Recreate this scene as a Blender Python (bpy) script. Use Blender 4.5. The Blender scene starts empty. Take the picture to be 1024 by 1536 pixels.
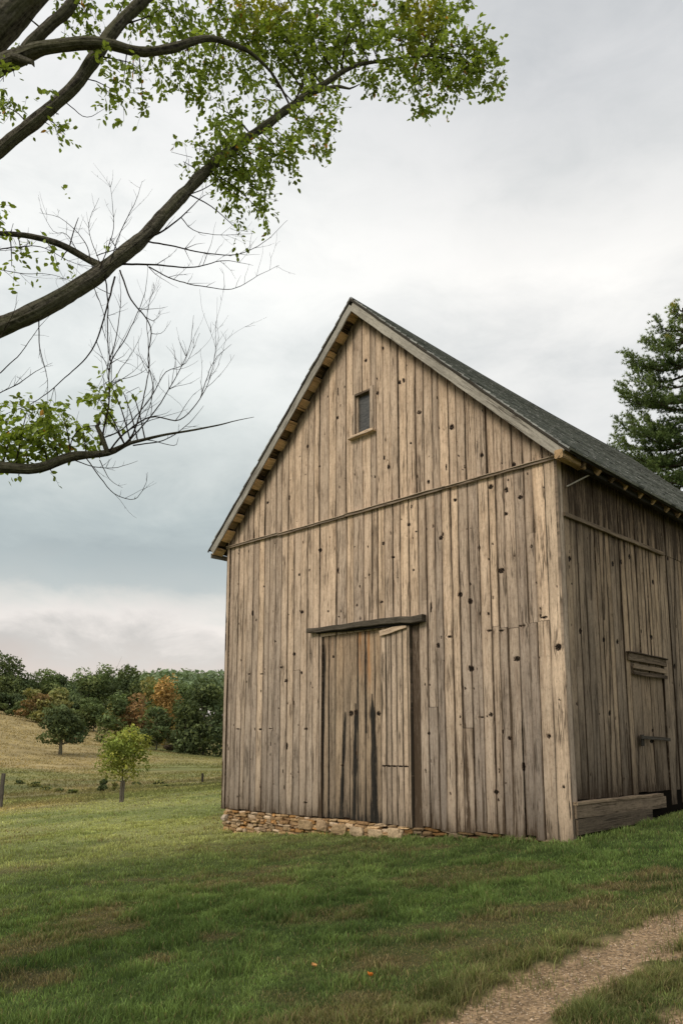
import bpy, math, random
import numpy as np
from mathutils import Vector
SC = bpy.context.scene
COL = SC.collection
rng = np.random.default_rng(7)
random.seed(7)
PI = math.pi
# ------------------------------------------------------------------ camera
EYE = 1.9
F, TH, CY, CX = 1179.0, 0.1638, 918.1, 520.4      # focal length, pitch and principal point, in pixels of a 1024x1536 frame
cd = bpy.data.cameras.new('camera')
cam = bpy.data.objects.new('camera', cd); COL.objects.link(cam); SC.camera = cam
cam.location = (0, 0, EYE); cam.rotation_euler = (PI/2 + TH, 0, 0)
cd.sensor_fit = 'VERTICAL'; cd.sensor_height = 36; cd.lens = F/1536*36
cd.shift_x = (512-CX)/1536; cd.shift_y = (CY-768)/1536
cd.clip_start = 0.1; cd.clip_end = 5000

def ray(px, py):
    x = (px-CX)/F; u = (CY-py)/F
    return np.array([x, math.cos(TH)-u*math.sin(TH), math.sin(TH)+u*math.cos(TH)])
def at(px, py, Y):
    "world point seen at a pixel of the photograph at distance Y in front of the camera"
    d = ray(px, py); return np.array([0, 0, EYE]) + d*(Y/d[1])

# ------------------------------------------------------------------ mesh builder
class MB:
    def __init__(s): s.V=[]; s.Q=[]; s.T=[]; s.B=[]; s.W=[]; s.MQ=[]; s.MT=[]; s.R=[]; s.n=0
    def add(s, V, Q=None, T=None, bc=None, wd=None, m=0, ru=0):
        V = np.asarray(V, float).reshape(-1, 3); k = len(V)
        s.V.append(V)
        s.B.append(V if bc is None else np.broadcast_to(np.asarray(bc, float), (k, 3)))
        s.W.append(np.broadcast_to(np.asarray((0, 0, .5, 0) if wd is None else wd, float), (k, 4)))
        s.R.append(np.broadcast_to(np.asarray(ru, float), (k,)))
        if Q is not None and len(Q): Q = np.asarray(Q, int).reshape(-1, 4); s.Q.append(Q+s.n); s.MQ.append(np.full(len(Q), m))
        if T is not None and len(T): T = np.asarray(T, int).reshape(-1, 3); s.T.append(T+s.n); s.MT.append(np.full(len(T), m))
        s.n += k
    def build(s, name, mats, parent=None, origin=None, smooth=False):
        V = np.concatenate(s.V); B = np.concatenate(s.B); W = np.concatenate(s.W)
        Q = np.concatenate(s.Q) if s.Q else np.zeros((0, 4), int); T = np.concatenate(s.T) if s.T else np.zeros((0, 3), int)
        if origin is None: origin = get_origin(parent) if parent is not None else np.zeros(3)
        origin = np.asarray(origin, float)
        me = bpy.data.meshes.new(name)
        me.vertices.add(len(V)); me.vertices.foreach_set('co', (V-origin).astype(np.float32).ravel())
        nl = Q.size+T.size; me.loops.add(nl); me.polygons.add(len(Q)+len(T))
        me.loops.foreach_set('vertex_index', np.concatenate([Q.ravel(), T.ravel()]).astype(np.int32))
        ls = np.concatenate([np.arange(len(Q))*4, Q.size+np.arange(len(T))*3]).astype(np.int32)
        me.polygons.foreach_set('loop_start', ls)
        mi = np.concatenate(s.MQ+s.MT) if (s.MQ or s.MT) else np.zeros(0)
        me.polygons.foreach_set('material_index', mi.astype(np.int32))
        me.polygons.foreach_set('use_smooth', np.full(len(Q)+len(T), bool(smooth)))
        a = me.attributes.new('bc', 'FLOAT_VECTOR', 'POINT'); a.data.foreach_set('vector', B.astype(np.float32).ravel())
        a = me.attributes.new('wd', 'FLOAT_COLOR', 'POINT'); a.data.foreach_set('color', W.astype(np.float32).ravel())
        RU = np.concatenate(s.R)
        if RU.any(): a = me.attributes.new('ru', 'FLOAT', 'POINT'); a.data.foreach_set('value', RU.astype(np.float32))
        for m in (mats if isinstance(mats, (list, tuple)) else [mats]): me.materials.append(m)
        me.update(); me.validate()
        o = bpy.data.objects.new(name, me); COL.objects.link(o)
        if parent is None: o.location = origin
        else: o.parent = parent
        o['_ox'] = 0
        del o['_ox']
        ORG[o.name] = origin
        return o
ORG = {}
def get_origin(o): return ORG[o.name]
def tag(o, label=None, cat=None, group=None, kind=None):
    if label: o['label'] = label
    if cat: o['category'] = cat
    if group: o['group'] = group
    if kind: o['kind'] = kind
    return o
def thing(name, loc, label, cat, group=None):
    o = bpy.data.objects.new(name, None); COL.objects.link(o); o.location = loc; o.empty_display_size = .3
    ORG[o.name] = np.asarray(loc, float); return tag(o, label, cat, group)

# numpy value noise -------------------------------------------------
_P = np.random.default_rng(3).random((256, 256))
def vnoise(x, y):
    x = np.asarray(x, float); y = np.asarray(y, float)
    xi = np.floor(x).astype(int); yi = np.floor(y).astype(int); fx = x-xi; fy = y-yi
    fx = fx*fx*(3-2*fx); fy = fy*fy*(3-2*fy)
    g = lambda a, b: _P[a & 255, b & 255]
    return (g(xi, yi)*(1-fx)+g(xi+1, yi)*fx)*(1-fy)+(g(xi, yi+1)*(1-fx)+g(xi+1, yi+1)*fx)*fy
def fbm(x, y, o=4):
    r = 0; a = .5; t = 0
    for k in range(o): r = r+a*vnoise(x*2**k+17*k, y*2**k+9*k); t += a; a *= .5
    return r/t
def sstep(a, b, x): t = np.clip((np.asarray(x, float)-a)/(b-a), 0, 1); return t*t*(3-2*t)

# ------------------------------------------------------------------ node helpers
class NT:
    def __init__(s, name):
        s.m = bpy.data.materials.new(name); s.m.use_nodes = True; s.t = s.m.node_tree; s.t.nodes.clear()
        s.out = s.t.nodes.new('ShaderNodeOutputMaterial')
    def n(s, ty, **k):
        nd = s.t.nodes.new(ty)
        for a, b in k.items(): setattr(nd, a, b)
        return nd
    def put(s, sock, v):
        if isinstance(v, bpy.types.NodeSocket): s.t.links.new(v, sock)
        elif v is not None:
            if hasattr(sock.default_value, '__len__'):
                v = tuple(v) if hasattr(v, '__len__') else (v,)*len(sock.default_value)
                if len(sock.default_value) == 4 and len(v) == 3: v = v+(1,)
            sock.default_value = v
    def math(s, op, a, b=None, c=None, clamp=False):
        nd = s.n('ShaderNodeMath', operation=op, use_clamp=clamp)
        for i, v in enumerate((a, b, c)):
            if v is not None: s.put(nd.inputs[i], v)
        return nd.outputs[0]
    def mix(s, f, a, b, mode='MIX'):
        nd = s.n('ShaderNodeMix', data_type='RGBA', blend_type=mode); nd.clamp_factor = True
        s.put(nd.inputs[0], f); s.put(nd.inputs[6], a); s.put(nd.inputs[7], b); return nd.outputs[2]
    def comb(s, x, y, z):
        nd = s.n('ShaderNodeCombineXYZ'); s.put(nd.inputs[0], x); s.put(nd.inputs[1], y); s.put(nd.inputs[2], z); return nd.outputs[0]
    def noise(s, vec, scale=1, detail=3, rough=.55, dist=0):
        nd = s.n('ShaderNodeTexNoise'); s.put(nd.inputs['Vector'], vec); nd.inputs['Scale'].default_value = scale
        nd.inputs['Detail'].default_value = detail; nd.inputs['Roughness'].default_value = rough; nd.inputs['Distortion'].default_value = dist
        return nd.outputs[0]
    def ramp(s, f, stops, interp='LINEAR'):
        nd = s.n('ShaderNodeValToRGB'); e = nd.color_ramp.elements; nd.color_ramp.interpolation = interp
        while len(e) < len(stops): e.new(.5)
        for i, (p, c) in enumerate(stops):
            e[i].position = p; e[i].color = tuple(c)+(1,) if hasattr(c, '__len__') else (c, c, c, 1)
        s.put(nd.inputs[0], f); return nd.outputs[0]
    def attr(s, name): return s.n('ShaderNodeAttribute', attribute_name=name)
    def sep(s, v): nd = s.n('ShaderNodeSeparateXYZ'); s.put(nd.inputs[0], v); return nd.outputs
    def bump(s, h, strength=.5, dist=.01):
        nd = s.n('ShaderNodeBump'); nd.inputs['Strength'].default_value = strength; nd.inputs['Distance'].default_value = dist
        s.put(nd.inputs['Height'], h); return nd.outputs[0]
    def pbr(s, col, rough=.9, normal=None, spec=.2):
        nd = s.n('ShaderNodeBsdfPrincipled'); s.put(nd.inputs['Base Color'], col); s.put(nd.inputs['Roughness'], rough)
        s.put(nd.inputs['Specular IOR Level'], spec)
        if normal is not None: s.t.links.new(normal, nd.inputs['Normal'])
        return nd.outputs[0]
    def done(s, sh): s.t.links.new(sh, s.out.inputs[0]); return s.m

def wood(name, dark, light, dirt_and_shade, fine=1.0, bump=.5, patch=.5, low=0):
    k = NT(name); bc = k.attr('bc'); wd = k.attr('wd')
    x, y, z = k.sep(bc.outputs['Vector']); kn, di, ti = k.sep(wd.outputs['Vector']); wp = wd.outputs['Alpha']
    xw = k.math('ADD', x, wp)
    g1 = k.noise(k.comb(k.math('MULTIPLY', xw, 36*fine), k.math('MULTIPLY', y, 2.4), k.math('MULTIPLY', z, 3.1)), 1, 5, .72, .5)
    g2 = k.noise(k.comb(k.math('MULTIPLY', xw, 15*fine), k.math('MULTIPLY', y, .6), k.math('MULTIPLY', z, 5.3)), 1, 4, .65, .8)
    g3 = k.noise(k.comb(k.math('MULTIPLY', xw, 110*fine), k.math('MULTIPLY', y, 6), z), 1, 4, .75)
    big = k.noise(k.comb(k.math('MULTIPLY', x, 1.6), k.math('MULTIPLY', y, .8), k.math('MULTIPLY', z, .2)), 1, 4, .65)
    iso = k.noise(k.comb(k.math('MULTIPLY', x, 26), k.math('MULTIPLY', y, 13), z), 1, 5, .75)
    g = k.math('ADD', k.math('MULTIPLY', g1, .45), k.math('ADD', k.math('MULTIPLY', g2, .25), k.math('MULTIPLY', g3, .30)))
    f = k.ramp(g, [(.38, 0), (.49, .6), (.60, 1)])
    c = k.mix(f, dark, light)
    tv = k.math('ADD', k.math('MULTIPLY', ti, .50), .74)
    c = k.mix(1, c, k.comb(tv, k.math('MULTIPLY', tv, k.math('SUBTRACT', 1.03, k.math('MULTIPLY', ti, .05))), k.math('MULTIPLY', tv, k.math('SUBTRACT', 1.07, k.math('MULTIPLY', ti, .14)))), 'MULTIPLY')
    pf = k.ramp(big, [(.3, 1-patch*.55), (.55, 1), (.75, 1+patch*.12)])
    c = k.mix(1, c, pf, 'MULTIPLY')
    c = k.mix(1, c, k.ramp(iso, [(.30, .62), (.46, .97), (.62, 1.08)]), 'MULTIPLY')
    if low:   # sun-bleached and rain-greyed towards the ground
        hz = k.math('ADD', k.math('MULTIPLY', y, .16), k.math('ADD', .20, k.math('MULTIPLY', big, .25)), clamp=True)
        c = k.mix(1, c, k.mix(hz, (1-low*1.15, 1-low*.95, 1-low*.72), (1.02, 1.0, .98)), 'MULTIPLY')
    ru = k.attr('ru').outputs['Fac']
    c = k.mix(k.math('MULTIPLY', ru, k.ramp(g2, [(.35, .25), (.6, 1)]), clamp=True), c, k.mix(f, (.20, .09, .03), (.60, .29, .11)))
    cn = k.noise(k.comb(k.math('MULTIPLY', xw, 13*fine), k.math('MULTIPLY', y, .42), k.math('MULTIPLY', z, 1.7)), 1, 3, .6, .2)
    gate = k.ramp(k.noise(k.comb(k.math('MULTIPLY', x, 5), k.math('MULTIPLY', y, 1.1), k.math('MULTIPLY', z, 2.3)), 1, 2, .5), [(.47, 0), (.56, 1)])
    crack = k.math('MULTIPLY', k.ramp(k.math('ABSOLUTE', k.math('SUBTRACT', cn, .5)), [(0, 1), (.012, .8), (.03, 0)]), gate)
    c = k.mix(k.math('MULTIPLY', crack, .8), c, (.04, .028, .018))
    df = k.math('MULTIPLY', di, k.math('ADD', .95, k.math('MULTIPLY', k.math('SUBTRACT', k.math('ADD', k.math('MULTIPLY', g1, .6), k.math('MULTIPLY', g3, .4)), .5), 6.0)), clamp=True)
    c = k.mix(df, c, dirt_and_shade)
    kno = k.noise(k.comb(k.math('MULTIPLY', x, 48), k.math('MULTIPLY', y, 34), z), 1, 3, .6)
    kk = k.ramp(k.math('ADD', kn, k.math('MULTIPLY', k.math('SUBTRACT', kno, .52), k.math('MULTIPLY', kn, 4.0))), [(.14, 0), (.52, 1)])
    halo = k.math('MULTIPLY', kn, .5)
    c = k.mix(halo, c, (.16, .08, .04))
    c = k.mix(kk, c, (.012, .008, .005))
    h = k.math('SUBTRACT', g, k.math('ADD', k.math('MULTIPLY', crack, .6), kk))
    return k.done(k.pbr(c, .88, k.bump(h, bump, .012), .15))
def flat(name, col, rough=.85, nscale=8, amt=.35, bump=.3, spec=.2, metal=0):
    k = NT(name); g = k.n('ShaderNodeNewGeometry').outputs['Position']
    n = k.noise(g, nscale, 5, .6); f = k.ramp(n, [(.3, 1-amt), (.7, 1+amt*.4)])
    return k.done(k.pbr(k.mix(1, col, f, 'MULTIPLY'), rough, k.bump(n, bump, .01), spec))
def attrcol(name, rough=.8, nscale=40, amt=.4, bump=.4, transl=0, spec=.2, gain=1.0):
    k = NT(name); g = k.n('ShaderNodeNewGeometry').outputs['Position']; a = k.attr('wd').outputs['Color']
    if nscale:
        n = k.noise(g, nscale, 5, .65); c = k.mix(1, a, k.ramp(n, [(.28, 1-amt), (.72, 1+amt*.5)]), 'MULTIPLY'); nm = k.bump(n, bump, .015)
    else: c = a; nm = None
    sh = k.pbr(c, rough, nm, spec)
    if transl:
        t = k.n('ShaderNodeBsdfTranslucent'); k.put(t.inputs[0], k.mix(1, c, (1.5, 1.5, .75), 'MULTIPLY'))
        mx = k.n('ShaderNodeMixShader'); mx.inputs[0].default_value = transl
        k.t.links.new(sh, mx.inputs[1]); k.t.links.new(t.outputs[0], mx.inputs[2]); sh = mx.outputs[0]
    return k.done(sh)

M = {}
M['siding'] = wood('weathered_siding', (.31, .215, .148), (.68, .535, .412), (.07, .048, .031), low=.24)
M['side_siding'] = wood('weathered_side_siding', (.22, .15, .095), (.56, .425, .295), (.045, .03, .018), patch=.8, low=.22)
M['door'] = wood('weathered_door_wood', (.15, .105, .07), (.58, .44, .31), (.022, .02, .017), fine=1.3, patch=.7)
M['rust_door'] = wood('rust_stained_door_wood', (.15, .085, .04), (.40, .24, .12), (.03, .025, .02), fine=1.3)
M['post'] = wood('pale_post_wood', (.34, .25, .18), (.68, .53, .40), (.09, .07, .05))
M['dark'] = wood('dark_timber', (.03, .026, .02), (.115, .098, .078), (.012, .01, .008))
M['rake'] = wood('grey_rake_board', (.27, .245, .21), (.46, .425, .37), (.07, .06, .05), patch=.6)
M['fresh'] = wood('sheltered_wood', (.34, .21, .11), (.85, .58, .33), (.03, .02, .013))
M['skirt'] = wood('skirt_wood', (.10, .072, .05), (.38, .285, .195), (.03, .024, .017))
M['void'] = flat('dark_interior', (.012, .010, .008), 1, 3, .2, 0, 0)
M['shingle'] = attrcol('roof_shingle', .85, 25, .35, .3, spec=.15)
M['stone'] = attrcol('rubble_stone', .9, 22, .55, .8, spec=.1)
M['iron'] = flat('rusty_iron', (.03, .022, .017), .8, 60, .5, .4)
M['blade'] = attrcol('grass_blade', .7, 0, transl=.3, spec=.15)
M['leaf'] = attrcol('leaf', .55, 0, transl=.4, spec=.3)
M['needle'] = attrcol('needle', .6, 0, transl=.15, spec=.2)
M['crown'] = attrcol('tree_crown', .8, 0, transl=.2, spec=.1)
M['fallen'] = attrcol('fallen_leaf', .6, 60, .3, .3, transl=.1)
def bark(name, a, b, moss, mossamt):
    k = NT(name); bc = k.attr('bc').outputs['Vector']; x, y, z = k.sep(bc)
    n = k.noise(k.comb(k.math('MULTIPLY', x, 9), k.math('MULTIPLY', y, 3.2), z), 1, 6, .7, .5)
    n2 = k.noise(bc, 1.6, 5, .7)
    p = k.n('ShaderNodeNewGeometry').outputs['Position']; n3 = k.noise(p, 24, 6, .78)
    c = k.mix(k.ramp(k.math('MULTIPLY', k.math('ADD', n, n3), .5), [(.42, 0), (.56, 1)]), a, b)
    c = k.mix(k.math('MULTIPLY', k.ramp(n2, [(.42, 0), (.6, 1)]), mossamt), c, moss)
    return k.done(k.pbr(c, .92, k.bump(k.math('ADD', n, n3), 1.0, .035), .1))
M['bark'] = bark('branch_bark', (.022, .018, .014), (.19, .17, .135), (.17, .17, .09), .55)
M['twig'] = bark('twig_bark', (.03, .022, .016), (.075, .055, .04), (.06, .06, .03), .2)
M['pinebark'] = bark('pine_bark', (.03, .022, .016), (.10, .075, .055), (.06, .055, .04), .3)
M['greypost'] = wood('grey_post_wood', (.07, .06, .05), (.22, .195, .165), (.03, .027, .022))

# glass / shutter of the gable window
k = NT('window_pane'); b = k.sep(k.attr('bc').outputs['Vector'])
w = k.noise(k.comb(k.math('MULTIPLY', b[0], 5), k.math('MULTIPLY', b[1], 34), 0), 1, 3, .6, 1.2)
M['pane'] = k.done(k.pbr(k.mix(k.ramp(w, [(.35, 0), (.65, 1)]), (.022, .022, .021), (.085, .082, .076)), .45, k.bump(w, .4, .01), .5))

# ------------------------------------------------------------------ timber helper
def timber(mb, P0, P1, wid, thk, side, wd=(0, 0, .5, 0), seg=None, jit=.004, m=0, taper=1.0):
    "a sawn piece from P0 to P1; 'side' is the direction of its width"
    P0 = np.asarray(P0, float); P1 = np.asarray(P1, float); L = np.linalg.norm(P1-P0); d = (P1-P0)/L
    side = np.asarray(side, float); side = side-d*side.dot(d); side /= np.linalg.norm(side); up = np.cross(d, side)
    n = seg or max(2, int(L/.25)+1); c = min(wid, thk)*.1; a = wid/2; b = thk/2
    prof = np.array([(-a+c, -b), (a-c, -b), (a, -b+c), (a, b-c), (a-c, b), (-a+c, b), (-a, b-c), (-a, -b+c)])
    per = np.concatenate([[0], np.cumsum(np.linalg.norm(np.diff(np.vstack([prof, prof[:1]]), axis=0), axis=1))])[:8]
    idr = rng.random()*40; V = []; B = []
    ja = rng.normal(0, jit, n+1); jb = rng.normal(0, jit, n+1)
    for i in range(n+1):
        t = i/n; s = 1+(taper-1)*t; cen = P0+d*L*t+side*ja[i]+up*jb[i]
        V.append(cen+prof[:, :1]*side*s+prof[:, 1:]*up*s); B.append(np.column_stack([per, np.full(8, L*t), np.full(8, idr)]))
    V = np.concatenate(V); B = np.concatenate(B)
    Q = [(i*8+j, i*8+(j+1) % 8, (i+1)*8+(j+1) % 8, (i+1)*8+j) for i in range(n) for j in range(8)]
    e = n*8
    Q += [(7, 6, 5, 4), (7, 4, 3, 0), (0, 3, 2, 1), (e+4, e+5, e+6, e+7), (e+0, e+3, e+4, e+7), (e+1, e+2, e+3, e+0)]
    mb.add(V, Q, bc=B, wd=wd, m=m)

def smooth_path(P, R, step):
    P = np.asarray(P, float); R = np.asarray(R, float); out = []; ro = []
    Pp = np.vstack([2*P[0]-P[1], P, 2*P[-1]-P[-2]])
    for i in range(len(P)-1):
        a, b, c, d = Pp[i:i+4]; n = max(1, int(np.linalg.norm(c-b)/step))
        for j in range(n):
            t = j/n; out.append(.5*((2*b)+(c-a)*t+(2*a-5*b+4*c-d)*t*t+(3*b-a-3*c+d)*t**3)); ro.append(R[i]*(1-t)+R[i+1]*t)
    out.append(P[-1]); ro.append(R[-1]); return np.array(out), np.array(ro)
def tube(mb, P, R, sides=8, wd=(0, 0, .5, 0), rough=0, m=0):
    P = np.asarray(P, float); R = np.asarray(R, float); n = len(P)
    d = np.gradient(P, axis=0); d /= np.linalg.norm(d, axis=1)[:, None]+1e-9
    ref = np.array([0, 0, 1.]) if abs(d[0][2]) < .9 else np.array([1., 0, 0])
    a = np.cross(d[0], ref); a /= np.linalg.norm(a); ang = np.arange(sides)/sides*2*PI
    V = []; B = []; L = 0; off = rng.random()*30
    for i in range(n):
        a = a-d[i]*a.dot(d[i]); a /= np.linalg.norm(a); b = np.cross(d[i], a)
        if i: L += np.linalg.norm(P[i]-P[i-1])
        rr = R[i]*(1+rough*rng.normal(0, 1, sides)) if rough else np.full(sides, R[i])
        V.append(P[i]+(np.cos(ang)*rr)[:, None]*a+(np.sin(ang)*rr)[:, None]*b)
        B.append(np.column_stack([np.cos(ang)+off, np.full(sides, L*1.0), np.sin(ang)]))
    i = np.arange(n-1)[:, None]*sides; j = np.arange(sides)[None]; j2 = (j+1) % sides
    Q = np.stack([i+j, i+j2, i+sides+j2, i+sides+j], -1).reshape(-1, 4)
    V = np.concatenate(V); B = np.concatenate(B)
    V = np.vstack([V, P[-1], P[0]]); B = np.vstack([B, B[-1], B[0]])
    T = [((n-1)*sides+q, (n-1)*sides+(q+1) % sides, n*sides) for q in range(sides)]+[((q+1) % sides, q, n*sides+1) for q in range(sides)]
    mb.add(V, Q, T, bc=B, wd=wd, m=m)
# ------------------------------------------------------------------ barn frame
ANG, W = .7741, 9.1416
CR = np.array([3.5703, 12.8835])
UL = np.array([-math.cos(ANG), math.sin(ANG), 0]); VB = np.array([math.sin(ANG), math.cos(ANG), 0]); UZ = np.array([0, 0, 1.])
ZB, ZE, ZA, OHF, OHE, RT, ZSB, LEN = -1.55, 4.82, 9.209, .30, .42, .373, 3.84, 13.0
SL = (ZA-ZE)/(W/2); AL = math.atan(SL)
def Bp(s, t, z): return np.array([CR[0], CR[1], EYE])+UL*s+VB*t+UZ*z
def onfront(px, py):
    d = ray(px, py); n = VB; O = np.array([CR[0], CR[1], EYE]); k = (O-np.array([0, 0, EYE])).dot(n)/d.dot(n)
    q = np.array([0, 0, EYE])+d*k-O; return q.dot(UL), q[2]
def onside(px, py):
    d = ray(px, py); n = UL; O = np.array([CR[0], CR[1], EYE]); k = (O-np.array([0, 0, EYE])).dot(n)/d.dot(n)
    q = np.array([0, 0, EYE])+d*k-O; return q.dot(VB), q[2]

def board_sheet(mb, place, segs, knots, stains_and_shade, res=.02, thk=.025, m=0, rust=None):
    """segs: (bottom s0, s1, top s0, s1, z0, z1 function or number, proud, tint, dirt function or None)
    place(s, z, n) -> world. Every board is its own closed plank with returns down its edges and bottom."""
    for (a0, a1, b0, b1, z0, z1, pr, ti, ex) in segs:
        w = abs(a1-a0); nc = max(3, int(w/.022)); ncz = max(4, int(((z1(0.5*(b0+b1)) if callable(z1) else z1)-z0)/res))
        f = np.concatenate([[0], np.linspace(0, 1, nc), [1]]); back = np.zeros(nc+2, bool); back[0] = back[-1] = True
        v = np.concatenate([[0], np.linspace(0, 1, ncz)])
        vb = np.zeros(ncz+1, bool); vb[0] = True
        FF, VV = np.meshgrid(f, v)
        s_top = b0+(b1-b0)*FF
        Z1 = z1(s_top) if callable(z1) else z1
        idb = rng.random()*97; ph = rng.random()*9
        S = (a0+(a1-a0)*FF)*(1-VV)+s_top*VV
        Z = z0+(Z1-z0)*VV
        edge = np.minimum(FF, 1-FF)*w
        wav = .0035*(vnoise(VV*ncz*res*2.2+idb, np.where(FF < .5, 3.1, 8.7)+idb)-.5)*2
        S = S+wav*(np.abs(FF-.5) > .3)
        cup = .003*np.cos((FF-.5)*PI)*rng.uniform(-1, 1); bow = .006*(vnoise(VV*3+ph, ph)-.5)*2
        N = pr+cup+bow
        N = np.where(back[None, :] | vb[:, None], -thk+pr*.0, N)
        kn = np.zeros_like(S); wp = .004*(fbm(VV*ncz*res*.8+idb, FF*.8+idb, 2)-.5)*2
        for (ks, kz, rs, rz, st) in knots:
            if kz < Z.min()-.2 or kz > Z.max()+.2 or ks < S.min()-.08 or ks > S.max()+.08: continue
            dx = (S-ks)/rs; dz = (Z-kz)/rz; d = dx*dx+dz*dz
            kn = np.maximum(kn, st*np.clip(1.5-d, 0, 1)); wp = wp+(S-ks)*(-.75)*np.exp(-(dx*dx*.22+dz*dz*.12))
        eL, eR = rng.random(2)**.9; es = np.where(FF < .5, eL, eR)*(.35+.9*vnoise(Z*1.1, np.where(FF < .5, idb, idb+40)))
        di = 1.7*es*np.exp(-edge/.009)+.30*es*np.exp(-edge/.035)
        h = Z-z0
        di = di+np.clip(.5*np.exp(-h/.16)+.35*np.exp(-h/.8), 0, 1)*(.5+.9*fbm(S*9+idb, Z*1.2, 3))*(z0 < ZB+.9)
        # soft vertical streaks of weathering
        di = di+.55*sstep(.62, .85, fbm(S*14+idb, Z*.55+idb, 3))*sstep(.4, .7, vnoise(idb, Z*.4))
        for (x0, y0, x1, y1, hw, st) in stains_and_shade:
            if max(y0, y1) < Z.min() or min(y0, y1) > Z.max(): continue
            t = np.clip((Z-y0)/(y1-y0+1e-9), 0, 1); cx = x0+(x1-x0)*t
            wv = hw*(.5+1.0*fbm(Z*3+x0*7, Z*0+x0, 2))*np.clip(np.minimum(t*6, 1), .1, 1)
            inb = (Z > min(y0, y1)) & (Z < max(y0, y1))
            di = di+inb*st*np.exp(-((S-cx)/wv)**2)
        if ex is not None: di = di+ex(S, Z)
        RUST = rust(S, Z) if rust is not None else 0*S
        di = np.clip(di, 0, 1.6)
        N = N-kn*.010*(~back[None, :])
        P = place(S, Z, N)
        c = nc+2; r = ncz+1
        i, j = np.meshgrid(np.arange(r-1), np.arange(c-1), indexing='ij'); q = i*c+j
        Q = np.stack([q, q+1, q+c+1, q+c], -1).reshape(-1, 4)
        bc = np.column_stack([S.ravel(), Z.ravel(), np.full(S.size, idb)])
        wd = np.column_stack([np.clip(kn, 0, 1).ravel(), di.ravel(), np.full(S.size, ti), wp.ravel()])
        mb.add(P.reshape(-1, 3), Q, bc=bc, wd=wd, m=m, ru=RUST.ravel())

def placef(S, Z, N): return Bp(0, 0, 0)+S[..., None]*UL+Z[..., None]*UZ-N[..., None]*VB
def places(S, Z, N): return Bp(0, 0, 0)+S[..., None]*VB+Z[..., None]*UZ-N[..., None]*UL
def placer(S, Z, N): return Bp(0, LEN, 0)+S[..., None]*UL+Z[..., None]*UZ+N[..., None]*VB
def placel(S, Z, N): return Bp(W, 0, 0)+S[..., None]*VB+Z[..., None]*UZ+N[..., None]*UL
def roofz(s): return ZE+SL*np.minimum(s, W-s)+.16

def boundaries(lo, hi, forced, w0=.17, w1=.25):
    pts = sorted([lo, hi]+[f for f in forced if lo < f < hi]); out = [lo]
    for a, b in zip(pts[:-1], pts[1:]):
        n = max(1, round((b-a)/rng.uniform(w0, w1))); ws = rng.uniform(.75, 1.25, n); ws = ws/ws.sum()*(b-a)
        for x in np.cumsum(ws)[:-1]: out.append(a+x)
        out.append(b)
    return out

root = Bp(W/2, LEN/2, ZB); 
barn = thing('barn', (root[0], root[1], EYE+ZB), 'weathered unpainted plank barn with steep shingled gable roof on a rubble stone footing', 'barn')

# feature rectangles on the front wall (s runs from the right corner to the left)
dL, _ = onfront(478, 1100); dR, _ = onfront(617, 1100); _, dT = onfront(548, 945)
jR, _ = onfront(631, 1100)
wl, wt = onfront(530, 596); wr, wb = onfront(557, 640); wt = onfront(543, 588)[1]; wb = onfront(543, 656)[1]
POSTW = .24
KF = []
def kf(px, py, a=.028, b=.034, st=1.0, lst=KF, fn=onfront):
    s, z = fn(px, py); lst.append((s, z, a*1.18, b*1.12, st))
    if a > .022: q_ = random.choice((-1, 1)); lst.append((s+q_*a*random.uniform(.5, .9), z+random.uniform(-.9, .9)*b, a*.5, b*.45, st))
for p in [(549,541),(575,523),(507,627),(462,670),(678,641,.045,.05),(629,619,.035,.035),(584,701),(643,723),(402,754,.035,.03),(435,747,.018,.05),
          (567,590),(613,787,.035,.03),(661,807,.04,.035),(575,815),(480,825,.04,.04),(590,836,.025,.02),(735,730,.04,.04),(759,735,.03,.045),(780,746,.04,.03),
          (759,771,.03,.025),(825,769,.03,.03),(723,683),(771,697),(600,574,.03,.035),(606,571,.025,.045),(617,665,.02,.02),(453,918,.035,.035),(492,917,.025,.02),
          (379,920,.022,.06),(384,930,.02,.03),(441,981,.04,.035),(452,1009,.022,.03),(430,1119,.025,.07),(572,903,.035,.02),(657,968,.035,.04),(646,911,.02,.08),
          (643,1100,.025,.025),(690,892,.04,.04),(705,902,.04,.045),(706,1003,.05,.045),(775,988,.05,.04),(736,1072,.035,.03),
          (764,1107,.035,.03),(785,1150,.03,.06),(823,1104,.028,.035),(744,1188,.04,.03),(751,856,.05,.04),(507,856,.02,.06),(396,880,.02,.02),(617,760,.02,.03),
          (682,750,.03,.03),(508,588,.015,.09),(577,687,.018,.05),(533,712,.012,.02),(429,1021,.04,.03),(670,700,.012,.04),(553,862,.02,.02),(797,820,.02,.03),
          (718,822,.02,.06),(449,862,.018,.03),(413,962,.02,.02),(620,855,.02,.02),(540,880,.014,.03),(690,1075,.02,.02),(480,700,.02,.02),(520,775,.018,.03)]:
    kf(*p)
for p in [(374,1011),(393,1011),(422,1001),(459,1093),(406,1093),(391,1094),(357,1093),(674,955),(733,946),(752,946),(782,939),(816,926),(721,1076),(458,1204),(560,1190)]:
    kf(p[0], p[1], .05, .013, .95)
for i in range(260):
    s = rng.uniform(.1, W-.1); z = rng.uniform(ZB, ZE+3); a = rng.uniform(.006, .018); KF.append((s, z, a, a*rng.uniform(1, 3), rng.uniform(.5, 1)))
SF = []
def sf(x0, y0, x1, y1, hw, st, lst=SF, fn=onfront): a, b = fn(x0, y0); c, d = fn(x1, y1); lst.append((a, b, c, d, hw, st))
sf(697, 1080, 703, 1252, .035, 1.5); sf(692, 1010, 697, 1090, .015, .9); sf(675, 900, 690, 1250, .012, .9); sf(710, 880, 726, 1250, .010, 1.0)  # shadow in the gaps beside warped boards, painted as dark strokes
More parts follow.
